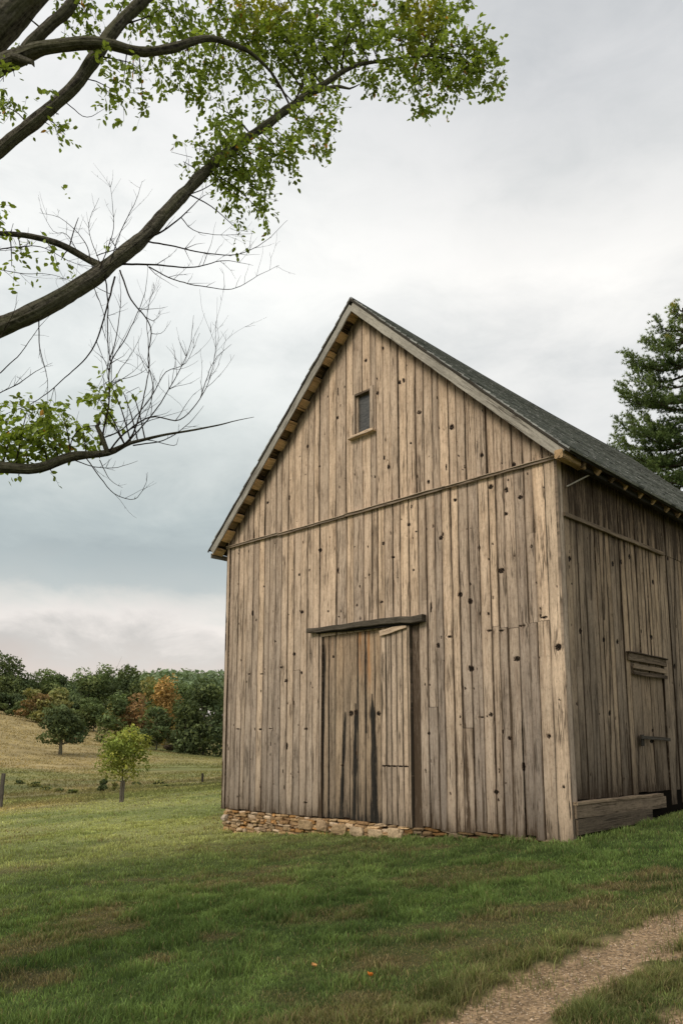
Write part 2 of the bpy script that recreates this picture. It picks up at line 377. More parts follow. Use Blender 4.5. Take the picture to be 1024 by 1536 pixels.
sf(740, 940, 756, 1255, .010, .8); sf(762, 960, 775, 1255, .012, 1.0); sf(800, 700, 822, 1250, .010, .9); sf(845, 980, 850, 1250, .01, .3)
sf(558, 780, 556, 920, .06, .35); sf(640, 750, 638, 900, .08, .35); sf(520, 700, 518, 780, .05, .3); sf(395, 1110, 392, 1215, .08, .3)
sf(795, 700, 800, 800, .06, .4); sf(445, 560, 440, 800, .03, .35); sf(366, 790, 364, 1200, .012, .5); sf(441, 800, 440, 1100, .012, .55)

bF = boundaries(POSTW, W-.05, [dL, dR, jR, wl, wr])
up_z = ZE
def gabletop(s): return roofz(s)
segs = []
def rake_band(S, Z):   # darker band right under the rake
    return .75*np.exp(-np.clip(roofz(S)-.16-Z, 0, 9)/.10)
for a, b in zip(bF[:-1], bF[1:]):
    g = rng.uniform(.0008, .003); mid = (a+b)/2; ti = rng.uniform(.15, .85); pr = rng.uniform(-.004, .008)
    tl = rng.normal(0, .004)
    in_win = wr-.01 < mid < wl+.01
    in_door = jR-.01 < mid < dL+.01
    # gable boards
    jt = rng.normal(0, .004)
    if in_win:
        segs.append((a+g, b-g, a+g, b-g, ZE+.0, wb, .018+pr, ti, None)); segs.append((a+g, b-g, a+g, b-g, wt, gabletop, .018+pr, ti, rake_band))
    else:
        segs.append((a+g+jt, b-g+jt, a+g, b-g, ZE, gabletop, .018+pr, ti, rake_band))
    # lower boards, some of them made of two lengths
    ti2 = np.clip(ti+rng.normal(0, .25), 0, 1)
    zb = ZB+rng.uniform(-.05, .03) if mid < jR else ZB+rng.uniform(-.015, .015)
    top = ZE-.002
    if mid < jR: wedge = rng.normal(0, .011)
    else: wedge = rng.normal(0, .004)
    if in_door:
        segs.append((a+g, b-g, a+g, b-g, dT-.02, top, pr, ti2, None)); continue
    if rng.random() < (.5 if mid < 2.2 else .14):
        zc = (onfront(760, 940)[1] if mid < 2.4 else onfront(390, rng.choice([1010, 1092]))[1])+rng.normal(0, .03)
        if mid < jR and mid > 1.9: zc = onfront(740, 1080)[1]+rng.normal(0, .1)
        segs.append((a+g+wedge, b-g+wedge*.7, a+g, b-g, zb, zc-.004, pr+rng.uniform(.0, .01), np.clip(ti2+rng.normal(0, .25), 0, 1), None))
        segs.append((a+g, b-g, a+g, b-g, zc+.004, top, pr, ti2, None))
    else:
        segs.append((a+g+wedge, b-g+wedge*.6, a+g, b-g, zb, top, pr, ti2, None))
segs += [(.0, POSTW-.003, .0, POSTW-.003, ZE+.0, gabletop, .02, .5, rake_band), (W-.048, W+.02, W-.048, W+.02, ZE, gabletop, .02, .5, None)]
mb = MB(); board_sheet(mb, placef, segs, KF, SF)
front = mb.build('front_wall', M['siding'], barn)

# corner boards ----------------------------------------------------
mb = MB()
KP = []; kf(838, 971, .045, .05, 1, KP); kf(840, 1050, .012, .02, .8, KP); kf(836, 880, .01, .02, .7, KP); kf(846, 1180, .015, .03, .6, KP)
board_sheet(mb, placef, [(-.03, POSTW-.005, -.02, POSTW-.02, ZB-.12, ZE+.05, .03, .75, None)], KP, [], thk=.02)
board_sheet(mb, places, [(-.03, .15, -.028, .13, ZB-.10, ZE+.05, .03, .35, None)], [], [], thk=.02)
mb.build('corner_board', M['post'], barn)
mb = MB()
board_sheet(mb, placef, [(W-.1, W+.03, W-.09, W+.03, ZB-.02, ZE, .03, .3, None)], [], [], thk=.02, res=.05)
board_sheet(mb, placel, [(-.03, .16, -.03, .16, ZB-.02, ZE, .03, .3, None)], [], [], thk=.02, res=.05)
mb.build('corner_board', M['siding'], barn)

# side wall ---------------------------------------------------------
ZS = onside(905, 1198)[1]
tdl = onside(951, 1100)[0]; tdr = onside(1000, 1100)[0]; zdT = onside(968, 985)[1]; zdB = onside(980, 1187)[1]
KS = []
for p in [(870,947),(905,960),(925,963),(976,956),(918,846),(930,843),(944,835),(1000,838),(944,735),(914,1070),(853,838),(978,873),(985,990),(1010,1000)]:
    kf(p[0], p[1], .035, .04, 1, KS, onside)
for i in range(60): KS.append((rng.uniform(.2, 7), rng.uniform(-1, 4.5), rng.uniform(.008, .02), rng.uniform(.01, .04), rng.uniform(.4, .9)))
SS = []
for p in [(912,880,916,1195,.03,.9),(893,1060,897,1195,.02,.6),(938,1080,946,1190,.05,.6),(884,690,886,900,.03,.9),(903,700,905,930,.05,.8),(925,700,932,960,.03,.7),(860,700,866,1000,.02,.6),(1008,700,1015,1200,.05,.8),(985,800,1003,1190,.015,1.3)]:
    sf(*p, lst=SS, fn=onside)
def side_dirt_and_shade(S, Z): return .95*sstep(ZE-1.9, ZE-.2, Z+.8*(fbm(S*5, Z*.5, 3)-.5)*2)+.10+.15*sstep(.5, -1, Z)  # shade under the eave painted in as dark brown, plus overall grime
bS = boundaries(.14, LEN, [tdl, tdr], .15, .24)
segs = []
for a, b in zip(bS[:-1], bS[1:]):
    g = rng.uniform(.001, .004); mid = (a+b)/2; ti = rng.uniform(0, 1); pr = rng.uniform(-.006, .012); tilt = rng.normal(0, .006)
    ind = tdl-.01 < mid < tdr+.01
    if mid > 8:   # far end, out of the picture: plain boards
        segs.append((a+g, b-g, a+g, b-g, ZS-.1, ZE+.1, pr, ti, side_dirt_and_shade)); continue
    z0 = ZS+rng.uniform(-.02, .03) if mid < tdl else ZS-.25+rng.uniform(-.02, .03)
    if ind: segs.append((a+g, b-g, a+g, b-g, zdT, ZSB, pr, ti, side_dirt_and_shade))
    else: segs.append((a+g+tilt, b-g+tilt, a+g, b-g, z0, ZSB, pr, ti, side_dirt_and_shade))
    segs.append((a+g, b-g, a+g, b-g, ZSB+.003, ZE+.1, pr+.012, np.clip(ti+rng.normal(0, .2), 0, 1), side_dirt_and_shade))
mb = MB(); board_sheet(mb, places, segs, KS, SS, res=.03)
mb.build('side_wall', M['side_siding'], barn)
# rear and left walls -------------------------------------------------
mb = MB(); bb = boundaries(0, W, [])
board_sheet(mb, placer, [(a+.004, b-.004, a+.004, b-.004, ZB, gabletop, rng.uniform(-.004, .008), rng.random(), None) for a, b in zip(bb[:-1], bb[1:])], [], [], res=.2)
mb.build('rear_wall', M['siding'], barn)
mb = MB(); bb = boundaries(.15, LEN, [])
board_sheet(mb, placel, [(a+.004, b-.004, a+.004, b-.004, ZB, ZE+.1, rng.uniform(-.004, .008), rng.random(), None) for a, b in zip(bb[:-1], bb[1:])], [], [], res=.2)
mb.build('left_wall', M['siding'], barn)
# dark lining behind the boards (the unlit inside)
mb = MB(); e = .2
P = [Bp(e, e, ZB+.1), Bp(W-e, e, ZB+.1), Bp(W-e, e, ZE), Bp(W/2, e, ZA-.1), Bp(e, e, ZE)]
P2 = [p+VB*(LEN-2*e) for p in P]
mb.add(np.array(P+P2), [(0, 1, 2, 4), (5, 6, 7, 9), (0, 4, 9, 5), (1, 2, 7, 6), (0, 1, 6, 5)], [(4, 2, 3), (9, 7, 8)])
mb.build('interior', M['void'], barn)

# battens / drip strips ------------------------------------------------
mb = MB()
for a, b in ((-.03, 2.3), (2.305, 5.0), (5.005, 7.2), (7.205, W+.03)):
    j = rng.normal(0, .006)
    timber(mb, Bp(a, -.050, ZE-.012+j), Bp(b, -.050, ZE-.012+j+rng.normal(0, .006)), .03, .05, VB, wd=(0, .45, .3, 0), jit=.003)
    timber(mb, Bp(a, -.060, ZE+.016+j), Bp(b, -.060, ZE+.016+j), .055, .014, VB, wd=(0, .1, .6, 0), jit=.003)
mb.build('drip_strip', M['siding'], barn)
te = onside(990, 832)[0]
mb = MB(); timber(mb, Bp(-.045, .12, ZSB), Bp(-.045, te, ZSB-.01), .05, .075, UL, wd=(0, .5, .4, 0)); mb.build('drip_strip', M['side_siding'], barn)

# roof -------------------------------------------------------------------
cA, sA = math.cos(AL), math.sin(AL)
LS = (W/2+OHE)/cA
T0, T1 = -OHF-.03, LEN+OHF
def sag(t): return -.07*np.sin(np.clip((np.asarray(t)+.3)/(LEN+.6), 0, 1)*PI)
def roofpt(side, q, t, n):
    "q up the slope from the eave edge, n along the outward normal"
    s = -OHE+q*cA-n*sA; z = ZE+RT-SL*OHE+q*sA+n*cA
    s, z, t = np.broadcast_arrays(s, z+sag(t), t)
    S = s if side == 0 else W-s
    return Bp(0, 0, 0)+S[..., None]*UL+t[..., None]*VB+z[..., None]*UZ
for side in (0, 1):
    mb = MB(); q = 0; row = 0; ex = .19
    while q < LS:
        rowc = rng.uniform(.62, 1.2)
        t = T0+rng.uniform(-.02, .02)
        while t < T1:
            w = rng.uniform(.11, .22); t2 = min(t+w, T1+.01)
            if T1-t2 < .03: t2 = T1+.01
            qa = q+rng.normal(0, .004)-(.03 if row == 0 else 0); qb = min(q+ex+.03, LS); lift = .026+rng.uniform(-.003, .005)
            tt = np.array([t+.002, t2-.002, t2-.002, t+.002]*2); qq = np.array([qa, qa, qb, qb]*2)
            nn = np.array([lift, lift, .006, .006, -.004, -.004, -.012, -.012])
            V = roofpt(side, qq, tt, nn)
            c = rowc*rng.uniform(.9, 1.12); base = np.array([.33, .335, .32])
            if rng.random() < .04: base = np.array([.12, .125, .12])
            mb.add(V, [(0, 1, 2, 3), (4, 5, 1, 0), (5, 6, 2, 1), (7, 4, 0, 3)], wd=tuple(base*c)+(1,))
            t = t2
        q += ex; row += 1
    tt = np.array([T0, T1, T1, T0]*2)
    # roof deck under the shingles, long enough to be cut into strips so it follows the sag
    ts = np.linspace(T0+.005, T1-.005, 14)
    for a, b in zip(ts[:-1], ts[1:]):
        V = roofpt(side, np.array([0, 0, LS, LS]*2), np.array([a, b, b, a]*2), np.array([-.014]*4+[-.05]*4))
        mb.add(V, [(0, 1, 2, 3), (7, 6, 5, 4), (4, 5, 1, 0), (6, 7, 3, 2), (5, 6, 2, 1), (7, 4, 0, 3)], wd=(.05, .045, .04, 1))
    r = mb.build('roof_slope', M['shingle'], barn)
mb = MB()
for side in (0, 1):
    for t in np.arange(T0, T1, .3):
        V = roofpt(side, np.array([LS-.14, LS-.14, LS+.01, LS+.01]*2), np.array([t, t+.295, t+.295, t]*2), np.array([.03]*4+[.018]*4))
        mb.add(V, [(0, 1, 2, 3), (7, 6, 5, 4), (4, 5, 1, 0), (5, 6, 2, 1), (7, 4, 0, 3)], wd=(.07, .072, .07, 1))
mb.build('ridge_cap', M['shingle'], barn)

def rp(side, q, t, n): return roofpt(side, np.array(q, float), np.array(t, float), np.array(n, float))
for side in (0, 1):
    sd = UL if side == 0 else -UL
    nrm = rp(side, 1, 0, 1)-rp(side, 1, 0, 0)
    mb = MB(); w = .175
    timber(mb, rp(side, .05, -OHF, -.045-w/2), rp(side, LS-(w/2+.045)*SL+.0, -OHF, -.045-w/2), w, .03, nrm, wd=(0, .05, .55 if side == 0 else .3, 0), seg=24, jit=.004)
    ob = mb.build('rake_board', M['rake'], barn)
    mb = MB(); timber(mb, rp(side, -.06, -OHF-.024, -.022), rp(side, LS, -OHF-.024, -.022), .042, .02, nrm, wd=(0, .25, .15, 0), seg=24)
    mb.build('drip_edge', M['dark'], ob)
    # boards and lookouts seen under the rake
    mb = MB(); q = .0; kk_ = False
    while q < LS-.15:
        w = rng.uniform(.2, .36); kk_ = not kk_; d = rng.uniform(.10, .15) if kk_ else rng.uniform(.04, .06)
        ti = rng.uniform(.5, 1) if kk_ else rng.uniform(0, .5); di = rng.choice([0, .1, .3]) if kk_ else rng.choice([.3, 1.2, 1.6])
        timber(mb, rp(side, q+w/2, -OHF+.02, -d-.03), rp(side, q+w/2, .0, -d-.03), w-.012, .05, UL*cA+UZ*sA if side == 0 else -UL*cA+UZ*sA, wd=(0, di*.55, ti, 0), seg=2, jit=.004)
        q += w
    mb.build('rake_soffit', M['fresh'], barn)
    # back rake
    mb = MB(); timber(mb, rp(side, -.04, LEN+OHF, -.13), rp(side, LS-.14, LEN+OHF, -.13), .18, .03, nrm); mb.build('rake_board', M['rake'], barn)
# rafter tails and eave sheathing
for side in (0, 1):
    nrm = rp(side, 1, 0, 1)-rp(side, 1, 0, 0)
    t = .35; k_ = 0
    while t < LEN:
        mb = MB(); w = rng.uniform(.07, .10); cut = rng.uniform(-.03, .06)
        timber(mb, rp(side, .0+cut, t, -.115-rng.uniform(0, .02)), rp(side, .75, t, -.125), w, .11, VB, wd=(0, rng.choice([.2, .5, .9]), rng.uniform(.3, .8), 0), seg=3, jit=.004)
        mb.build('rafter_tail', M['fresh'], barn)
        t += rng.uniform(.5, .66); k_ += 1
    mb = MB()
    for q in (.06, .24, .42): timber(mb, rp(side, q+.0, 0, -.062), rp(side, q, LEN, -.062), .16, .02, nrm*0+(UL*cA+UZ*sA if side == 0 else -UL*cA+UZ*sA), wd=(0, .9, .2, 0))
    mb.build('eave_sheathing', M['dark'], barn)
# wall plate ends under the two front corners
mb = MB(); timber(mb, rp(0, .09, -OHF-.045, -.16), rp(0, .11, .5, -.16), .15, .15, UL, wd=(0, .35, .6, 0), seg=3, jit=.006); mb.build('plate_end', M['fresh'], barn)
mb = MB(); timber(mb, rp(0, .1, .45, -.2), rp(0, .1, 7.0, -.2), .10, .09, UL, wd=(0, .7, .3, 0)); mb.build('eave_beam', M['dark'], barn)
a = rp(0, .12, .95, -.16); tz, zz = onside(862, 716)
mb = MB(); tube(mb, [a, (a+Bp(-.05, .25, 4.35))/2, Bp(-.05, .25, 4.35)], [.014]*3, 6, wd=(0, 0, .9, 0)); mb.build('brace_rod', M['rake'], barn)
# left-hand boxed eave return
mb = MB(); timber(mb, Bp(W+OHE-.06, -OHF+.02, ZE+RT-SL*OHE-.16), Bp(W+OHE-.06, LEN, ZE+RT-SL*OHE-.16), .12, .03, UZ, wd=(0, .4, .3, 0)); mb.build('fascia', M['rake'], barn)

# gable window ------------------------------------------------------------
wf = MB(); D = .06
pane = MB()
P = [Bp(wl+.02, .10, wb-.02), Bp(wr-.02, .10, wb-.02), Bp(wr-.02, .10, wt+.02), Bp(wl+.02, .10, wt+.02)]
fr = MB()
timber(fr, Bp(wl-.02, .03, wb), Bp(wl-.02, .03, wt), .10, .05, VB, wd=(0, .1, .7, 0), jit=.002)
timber(fr, Bp(wr+.02, .03, wb), Bp(wr+.02, .03, wt), .10, .05, VB, wd=(0, .5, .3, 0), jit=.002)
timber(fr, Bp(wl-.08, .06, wb), Bp(wl-.08, .06, wt), .05, .05, VB, wd=(0, .1, .9, 0), jit=.002)
timber(fr, Bp(wl, .03, wt-.02), Bp(wr, .03, wt-.02), .10, .05, VB, wd=(0, .9, .1, 0), jit=.002)
timber(fr, Bp(wr-.045, -.035, wb-.02), Bp(wr-.045, -.035, wt+.03), .09, .025, UL, wd=(0, .0, .6, 0), jit=.002)
fo = fr.build('window', M['siding'], barn)
sx = wl-.1; pane.add([Bp(sx, .075, wb), Bp(wr, .075, wb), Bp(wr, .075, wt-.04), Bp(sx, .075, wt-.04)], [(0, 1, 2, 3)], bc=[(0, 0, 0), (.5, 0, 0), (.5, 1, 0), (0, 1, 0)])
pane.build('pane', M['pane'], fo)
sil = MB(); s0, z0 = onfront(527, 662); s1, z1 = onfront(565, 646)
timber(sil, Bp(s0, -.075, z0+.015), Bp(s1, -.075, z1+.005), .12, .035, VB, wd=(0, .05, .8, 0), seg=4)
timber(sil, Bp(s0-.05, -.05, z0+.06), Bp(s1+.05, -.05, z1+.045), .09, .03, VB, wd=(0, .0, .95, 0), seg=4)
sil.build('sill', M['post'], fo)

# big front door -------------------------------------------------------------
KD = []
for p in [(525,1070,.05,.05),(532,1068,.03,.05),(566,1070,.04,.04),(512,1148,.03,.02),(532,1130,.02,.03),(498,985,.02,.03)]: kf(*p[:4], .95, KD)
SD = []
for p in [(556,1040,562,1237,.045,1.7),(517,1062,509,1235,.026,1.4),(532,1055,529,1232,.032,1.5),(575,960,570,1240,.010,1.3),(486,950,481,1232,.02,1.1),(548,960,548,1100,.02,.4),(600,1090,598,1235,.006,.8),(560,1100,556,1237,.05,.9)]: sf(*p[:4], p[4]*1.15, p[5]*1.5, lst=SD)
sM, _ = onfront(572, 1100)
mb = MB(); segs = []; top = dT+.03
zbot = lambda x: ZB+.01
bd = [sM]+[sM+(dL-.10-sM)*f for f in (.12, .27, .40, .53, .64, .78, .90, 1.0)]
for i, (a, b) in enumerate(zip(bd[:-1], bd[1:])):
    st = rng.normal(0, .008); segs.append((a+.004+st, b-.004+st, a+.004, b-.004, ZB+rng.uniform(-.02, .04), top, -.035+rng.uniform(-.008, .008), rng.uniform(.1, .7), lambda S, Z: .10+0*S))
door = MB()
ra, rb, rc = onfront(551, 1000)[0], onfront(538, 1000)[0], onfront(533, 1130)
def rustf(S, Z):
    n = fbm(S*40, Z*1.6, 3)
    return 1.8*np.exp(-((S-ra)/.06)**2)*sstep(top-1.5, top-.5, Z)*sstep(.25, .6, n)+1.3*np.exp(-((S-rb)/.09)**2)*sstep(top-1.3, top-.4, Z)*sstep(.3, .65, n)+.5*np.exp(-((S-rc[0])/.03)**2-((Z-rc[1])/.15)**2)+.25*sstep(top-1.6, top-.2, Z)*n
board_sheet(door, placef, segs, KD, SD, res=.02, thk=.07, rust=rustf)
dobj = door.build('barn_door', M['door'], barn)
# jamb board left of the leaf
mb = MB(); board_sheet(mb, placef, [(dL-.095, dL-.005, dL-.085, dL-.005, ZB-.01, dT-.02, .004, .55, None)], [], SD, thk=.06); mb.build('door_jamb', M['siding'], dobj)
# pale patched leaf on the right
bd = [dR+.05]+[dR+.05+(sM-dR-.05)*f for f in (.2, .42, .62, .8, 1.0)]
zs = onfront(590, 1149)[1]; segs = []
for i, (a, b) in enumerate(zip(bd[:-1], bd[1:])):
    ti = rng.uniform(.35, .8)
    segs.append((a+.003, b-.003, a+.003, b-.003, zs+.012, dT+.02, .018+rng.uniform(-.004, .004), ti, None))
    segs.append((a+.003, b-.003, a+.003, b-.003, ZB-.02+rng.uniform(-.02, .02), zs-.006, .012+rng.uniform(-.004, .004), ti-.1, None))
mb = MB(); board_sheet(mb, placef, segs, [(a+.08, zs-.0, .05, .012, .9) for a in bd[:-1]], SD, thk=.05)
board_sheet(mb, placef, [(dR-.02, dR+.052, dR-.02, dR+.052, ZB-.03, dT+.10, .045, .7, None)], [], [], thk=.04)
lf = mb.build('door_leaf', M['post'], dobj); lf['label'] = 'pale patched right leaf with a horizontal seam low down'
mb = MB(); s0, z0 = onfront(572, 951); s1, z1 = onfront(612, 938)
timber(mb, Bp(s0, -.05, z0), Bp(s1, -.06, z1), .11, .03, UZ, wd=(0, 0, .8, 0), seg=3); mb.build('top_rail', M['post'], dobj)
# strip at the right of the door, its shadow painted as dark tone
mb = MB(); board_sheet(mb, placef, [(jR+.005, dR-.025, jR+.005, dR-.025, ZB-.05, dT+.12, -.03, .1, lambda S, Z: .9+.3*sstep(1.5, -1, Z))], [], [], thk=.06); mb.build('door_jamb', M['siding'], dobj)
# lintel
mb = MB(); s0, z0 = onfront(466, 947); s1, z1 = onfront(639, 927)
mid = Bp((s0+s1)/2+.1, -.075, (z0+z1)/2-.015)
def beam(P, wid, thk, nseg, taper0, taper1):
    P = np.array(P); n = len(P)-1
    for i in range(n): timber(mb, P[i], P[i+1], wid*(taper0+(taper1-taper0)*i/n), thk, UZ, wd=(0, 0, .6, 0), seg=2, jit=.003)
timber(mb, Bp(s0, -.07, z0-.005), Bp(s1, -.07, z1), .10, .12, UZ, wd=(0, .0, .75, 0), seg=12, jit=.010, taper=1.4)
timber(mb, Bp(s0-.25, -.05, z0-.06), Bp(s1+.15, -.05, z1-.09), .05, .06, UZ, wd=(0, 1, .1, 0), seg=10, jit=.004)
mb.build('lintel', M['dark'], barn)

# side door -------------------------------------------------------------------
SDS = []
for p in [(956,1080,960,1188,.05,.6),(985,1120,988,1188,.02,.7),(1003,1140,1007,1188,.03,.6)]: sf(*p, lst=SDS, fn=onside)
KDS = []; kf(979, 1112, .07, .03, .9, KDS, onside); kf(980, 1096, .03, .03, .8, KDS, onside)
bd = [tdl+.01+(tdr-tdl-.02)*f for f in (0, .3, .58, .8, 1)]
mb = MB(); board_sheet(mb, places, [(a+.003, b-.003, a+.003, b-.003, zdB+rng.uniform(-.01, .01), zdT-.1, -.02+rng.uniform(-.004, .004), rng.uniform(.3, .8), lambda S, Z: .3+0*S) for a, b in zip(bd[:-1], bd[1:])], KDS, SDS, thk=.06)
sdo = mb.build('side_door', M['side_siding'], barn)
mb = MB(); t0, z0 = onside(956, 1106); t1, z1 = onside(999, 1109)
timber(mb, Bp(-.06, t0, z0), Bp(-.06, t1, z1), .06, .03, UZ, wd=(0, 0, .4, 0), seg=4); timber(mb, Bp(-.035, t0+.1, z0+.05), Bp(-.035, t0+.1, z0-.16), .12, .02, VB, wd=(0, .4, .3, 0), seg=2)
mb.build('latch_bar', M['dark'], sdo)
mb = MB(); t0, z0 = onside(938, 982); t1, z1 = onside(998, 992); t0 -= .0
timber(mb, Bp(-.05, t0, z0-.03), Bp(-.05, tdr+.05, z0-.05), .14, .03, UZ, wd=(0, .55, .4, 0), seg=4)
timber(mb, Bp(-.06, tdl-.02, z0-.2), Bp(-.06, tdr+.03, z0-.22), .09, .03, UZ, wd=(0, .3, .6, 0), seg=4)
timber(mb, Bp(-.06, tdl-.02, z0-.32), Bp(-.06, tdr+.03, z0-.33), .07, .03, UZ, wd=(0, .8, .2, 0), seg=4)
timber(mb, Bp(-.065, t0-.05, z0+.05), Bp(-.065, tdr+.05, z0+.03), .025, .07, UZ, wd=(0, 1.2, .2, 0), seg=4)
mb.build('door_hood', M['side_siding'], barn)

# skirt planks at the foot of the side wall ---------------------------------------
mb = MB(); off = -.07
t1 = onside(985, 1197)[0]; zt = ZS-.0
timber(mb, Bp(-.05, .0, zt-.02), Bp(-.05, t1, zt-.03), .14, .05, UL, wd=(0, .1, .9, 0), seg=6)
timber(mb, Bp(off, .0, zt-.15), Bp(off-.02, t1+.12, zt-.16), .21, .04, UZ, wd=(0, .2, .5, 0), seg=6)
timber(mb, Bp(off-.01, .02, zt-.385), Bp(off-.02, t1-.5, zt-.36), .24, .04, UZ, wd=(0, .55, .4, 0), seg=6)
mb.build('skirt_board', M['skirt'], barn)
mb = MB(); mb.add([Bp(-.0, .1, ZS+.02), Bp(-.0, LEN, ZS+.02), Bp(-.0, LEN, -2), Bp(-.0, .1, -2)], [(0, 1, 2, 3)]); mb.build('footing_lining', M['void'], barn)

# rubble foundation ---------------------------------------------------------------
def stone(mb, cen, ax, size, col, r):
    n, m_ = 7, 10
    th = np.linspace(0, PI, n)[:, None]; ph = np.arange(m_)[None]*2*PI/m_
    e = .38; sp = lambda v: np.sign(v)*np.abs(v)**e
    X = sp(np.sin(th))*sp(np.cos(ph)); Y = sp(np.sin(th))*sp(np.sin(ph)); Z = sp(np.cos(th))*np.ones_like(ph)
    J = 1+r.normal(0, .07, X.shape); P = np.stack([X*size[0]/2*J, Y*size[1]/2*J, Z*size[2]/2*J], -1).reshape(-1, 3)
    a = r.normal(0, .05); sk = r.normal(0, .12); P[:, 2] += P[:, 0]*(a+sk*.4); P[:, 0] += P[:, 2]*sk
    V = cen+P[:, :1]*ax[0]+P[:, 1:2]*ax[1]+P[:, 2:]*ax[2]
    i, j = np.meshgrid(np.arange(n-1), np.arange(m_), indexing='ij'); j2 = (j+1) % m_
    Q = np.stack([i*m_+j, (i+1)*m_+j, (i+1)*m_+j2, i*m_+j2], -1).reshape(-1, 4)
    c = np.asarray(col)*(1+r.normal(0, .10, (len(P), 1))); mb.add(V, Q, wd=np.column_stack([np.clip(c, 0, 1), np.ones(len(P))]))
mb = MB(); r = np.random.default_rng(11)
pal = [(.44, .31, .18), (.52, .39, .25), (.40, .28, .17), (.56, .44, .32), (.32, .21, .12), (.60, .49, .38), (.46, .27, .12), (.38, .29, .20)]
z = ZB-.02
while z > -2.75:
    s = W-.06
    left_h = r.uniform(.05, .09)
    while s > .3:
        big = s < W-3.0
        w = r.uniform(.10, .32) if not big else r.uniform(.15, .42); hh = left_h*(r.uniform(.7, 1.25))
        col = np.array(pal[r.integers(len(pal))])*r.uniform(.7, 1.05)*(1 if s > 3.6 else .42)*np.array([1.08, 1, .88])
        stone(mb, Bp(s-w/2, .07+r.uniform(-.03, .02), z-left_h/2+r.normal(0, .008)), (UL, VB, UZ), (w-.006, .16, hh), col, r); s -= w
    z -= left_h
for s in np.arange(3.7, W-2.6, .5):      # larger blocks set in the middle of the wall
    w = r.uniform(.3, .5); h = r.uniform(.16, .24); col = np.array(pal[r.integers(3)])*r.uniform(.8, 1.0)
    stone(mb, Bp(s, .03, ZB-.19+r.uniform(-.03, .03)), (UL, VB, UZ), (w, .2, h), col, r)
for t in np.arange(.1, LEN, .4):
    for z in np.arange(ZB, -2.9, -.14):
        stone(mb, Bp(W-.13, t+r.uniform(0, .2), z-.06), (VB, UL, UZ), (.42, .16, .15), np.array(pal[r.integers(8)])*.8, r)
mb.add([Bp(W-.1, .1, ZB+.05), Bp(.1, .1, ZB+.05), Bp(.1, .1, -2.9), Bp(W-.1, .1, -2.9)], [(0, 1, 2, 3)], wd=(.09, .06, .04, 1))
mb.build('foundation', M['stone'], barn, smooth=False)
# ------------------------------------------------------------------ terrain
LX = CR[0]-W*math.cos(ANG); LY = CR[1]+W*math.sin(ANG)
# near lawn: a plane falling to the left, fitted to the foot of the barn
PA, PB, PC = .0803, .0008, -1.887
_d = np.array([17, 32, 45, 70, 110, 150, 200, 260, 380, 700, 1500, 4000.])
_pl = np.array([1262, 1212, 1190, 1152, 1103, 1078, 1066, 1062, 1062, 1075, 1090, 1105.])
_pr = np.array([1226, 1184, 1174, 1152, 1134, 1124, 1116, 1105, 1075, 1085, 1095, 1105.])
HOR = 1112.9
def zrel(x, y):
    x = np.asarray(x, float); y = np.asarray(y, float); r = np.hypot(x, y); az = np.arctan2(x, np.maximum(y, -1e9))
    px = CX+F*np.tan(np.clip(az, -.46, .4)); u = np.clip(px/330, -.3, 1.0)
    ly = np.log(_d); lr = np.log(np.maximum(r, 17)); lr = lr
    a = np.interp(lr, ly, _pl); b = np.interp(lr, ly, _pr)
    for k in (-.08, .08): a = a+np.interp(lr+k, ly, _pl); b = b+np.interp(lr+k, ly, _pr)
    a /= 3; b /= 3
    p = a+(b-a)*u
    far = (HOR-p)*r/F
    rr = np.minimum(r, 60); near = PA*np.clip(x, -14, 16)+PB*y+PC
    z = near+(far-near)*sstep(18, 33, r+np.maximum(x-2, 0)*.0)
    # behind and beside the camera the ground just carries on
    back = sstep(.75, 1.3, np.abs(az)); z = z*(1-back)+near*back
    hump = .10*(fbm(x*.35+5, y*.35, 3)-.5)*sstep(2, 5, r)*(1-sstep(40, 90, r)) + 1.1*(fbm(x*.05, y*.05, 3)-.5)*sstep(34, 60, r)*(1-sstep(150, 300, r))
    return z+hump*1.0
def gz(x, y): return zrel(x, y)+EYE
def ground_at(px, py):
    d = ray(px, py); lo, hi = 1., 400.
    ks = np.geomspace(2, 600, 900); P = np.array([0, 0, EYE])+d*ks[:, None]
    h = P[:, 2]-gz(P[:, 0], P[:, 1]); i = np.argmax(h < 0); 
    if h[i] >= 0: return P[-1]
    k = ks[i-1]+(ks[i]-ks[i-1])*h[i-1]/(h[i-1]-h[i]); return np.array([0, 0, EYE])+d*k
def poly(pts): return np.array([ground_at(*p)[:2] for p in pts])
def dist_poly(x, y, P):
    d = np.full(np.shape(x), 1e9)
    for a, b in zip(P[:-1], P[1:]):
        ab = b-a; t = np.clip(((x-a[0])*ab[0]+(y-a[1])*ab[1])/(ab@ab), 0, 1)
        d = np.minimum(d, np.hypot(x-a[0]-t*ab[0], y-a[1]-t*ab[1]))
    return d
track = poly([(1024, 1386), (990, 1400), (945, 1424), (890, 1452), (835, 1482), (770, 1512), (720, 1532)])
e = track[0]-track[1]; e /= np.linalg.norm(e); f = track[-1]-track[-3]; f /= np.linalg.norm(f)
track = np.vstack([track[0]+e*14, track[0]+e*5, track, track[-1]+f*1.5, track[-1]+f*5])
nrm2 = np.array([e[1], -e[0]]); 
if nrm2[1] > 0: nrm2 = -nrm2
track2 = track+nrm2*1.42
def pathmask(x, y):
    n = (fbm(x*1.7, y*1.7, 4)-.5)
    n2 = (fbm(x*7, y*7, 2)-.5)
    d1 = dist_poly(x, y, track)+n*.42+n2*.34; d2 = dist_poly(x, y, track2)+n*.5+n2*.2
    m = np.maximum(1-sstep(.26, .44, d1), 1-sstep(.34, .50, d2)); return m
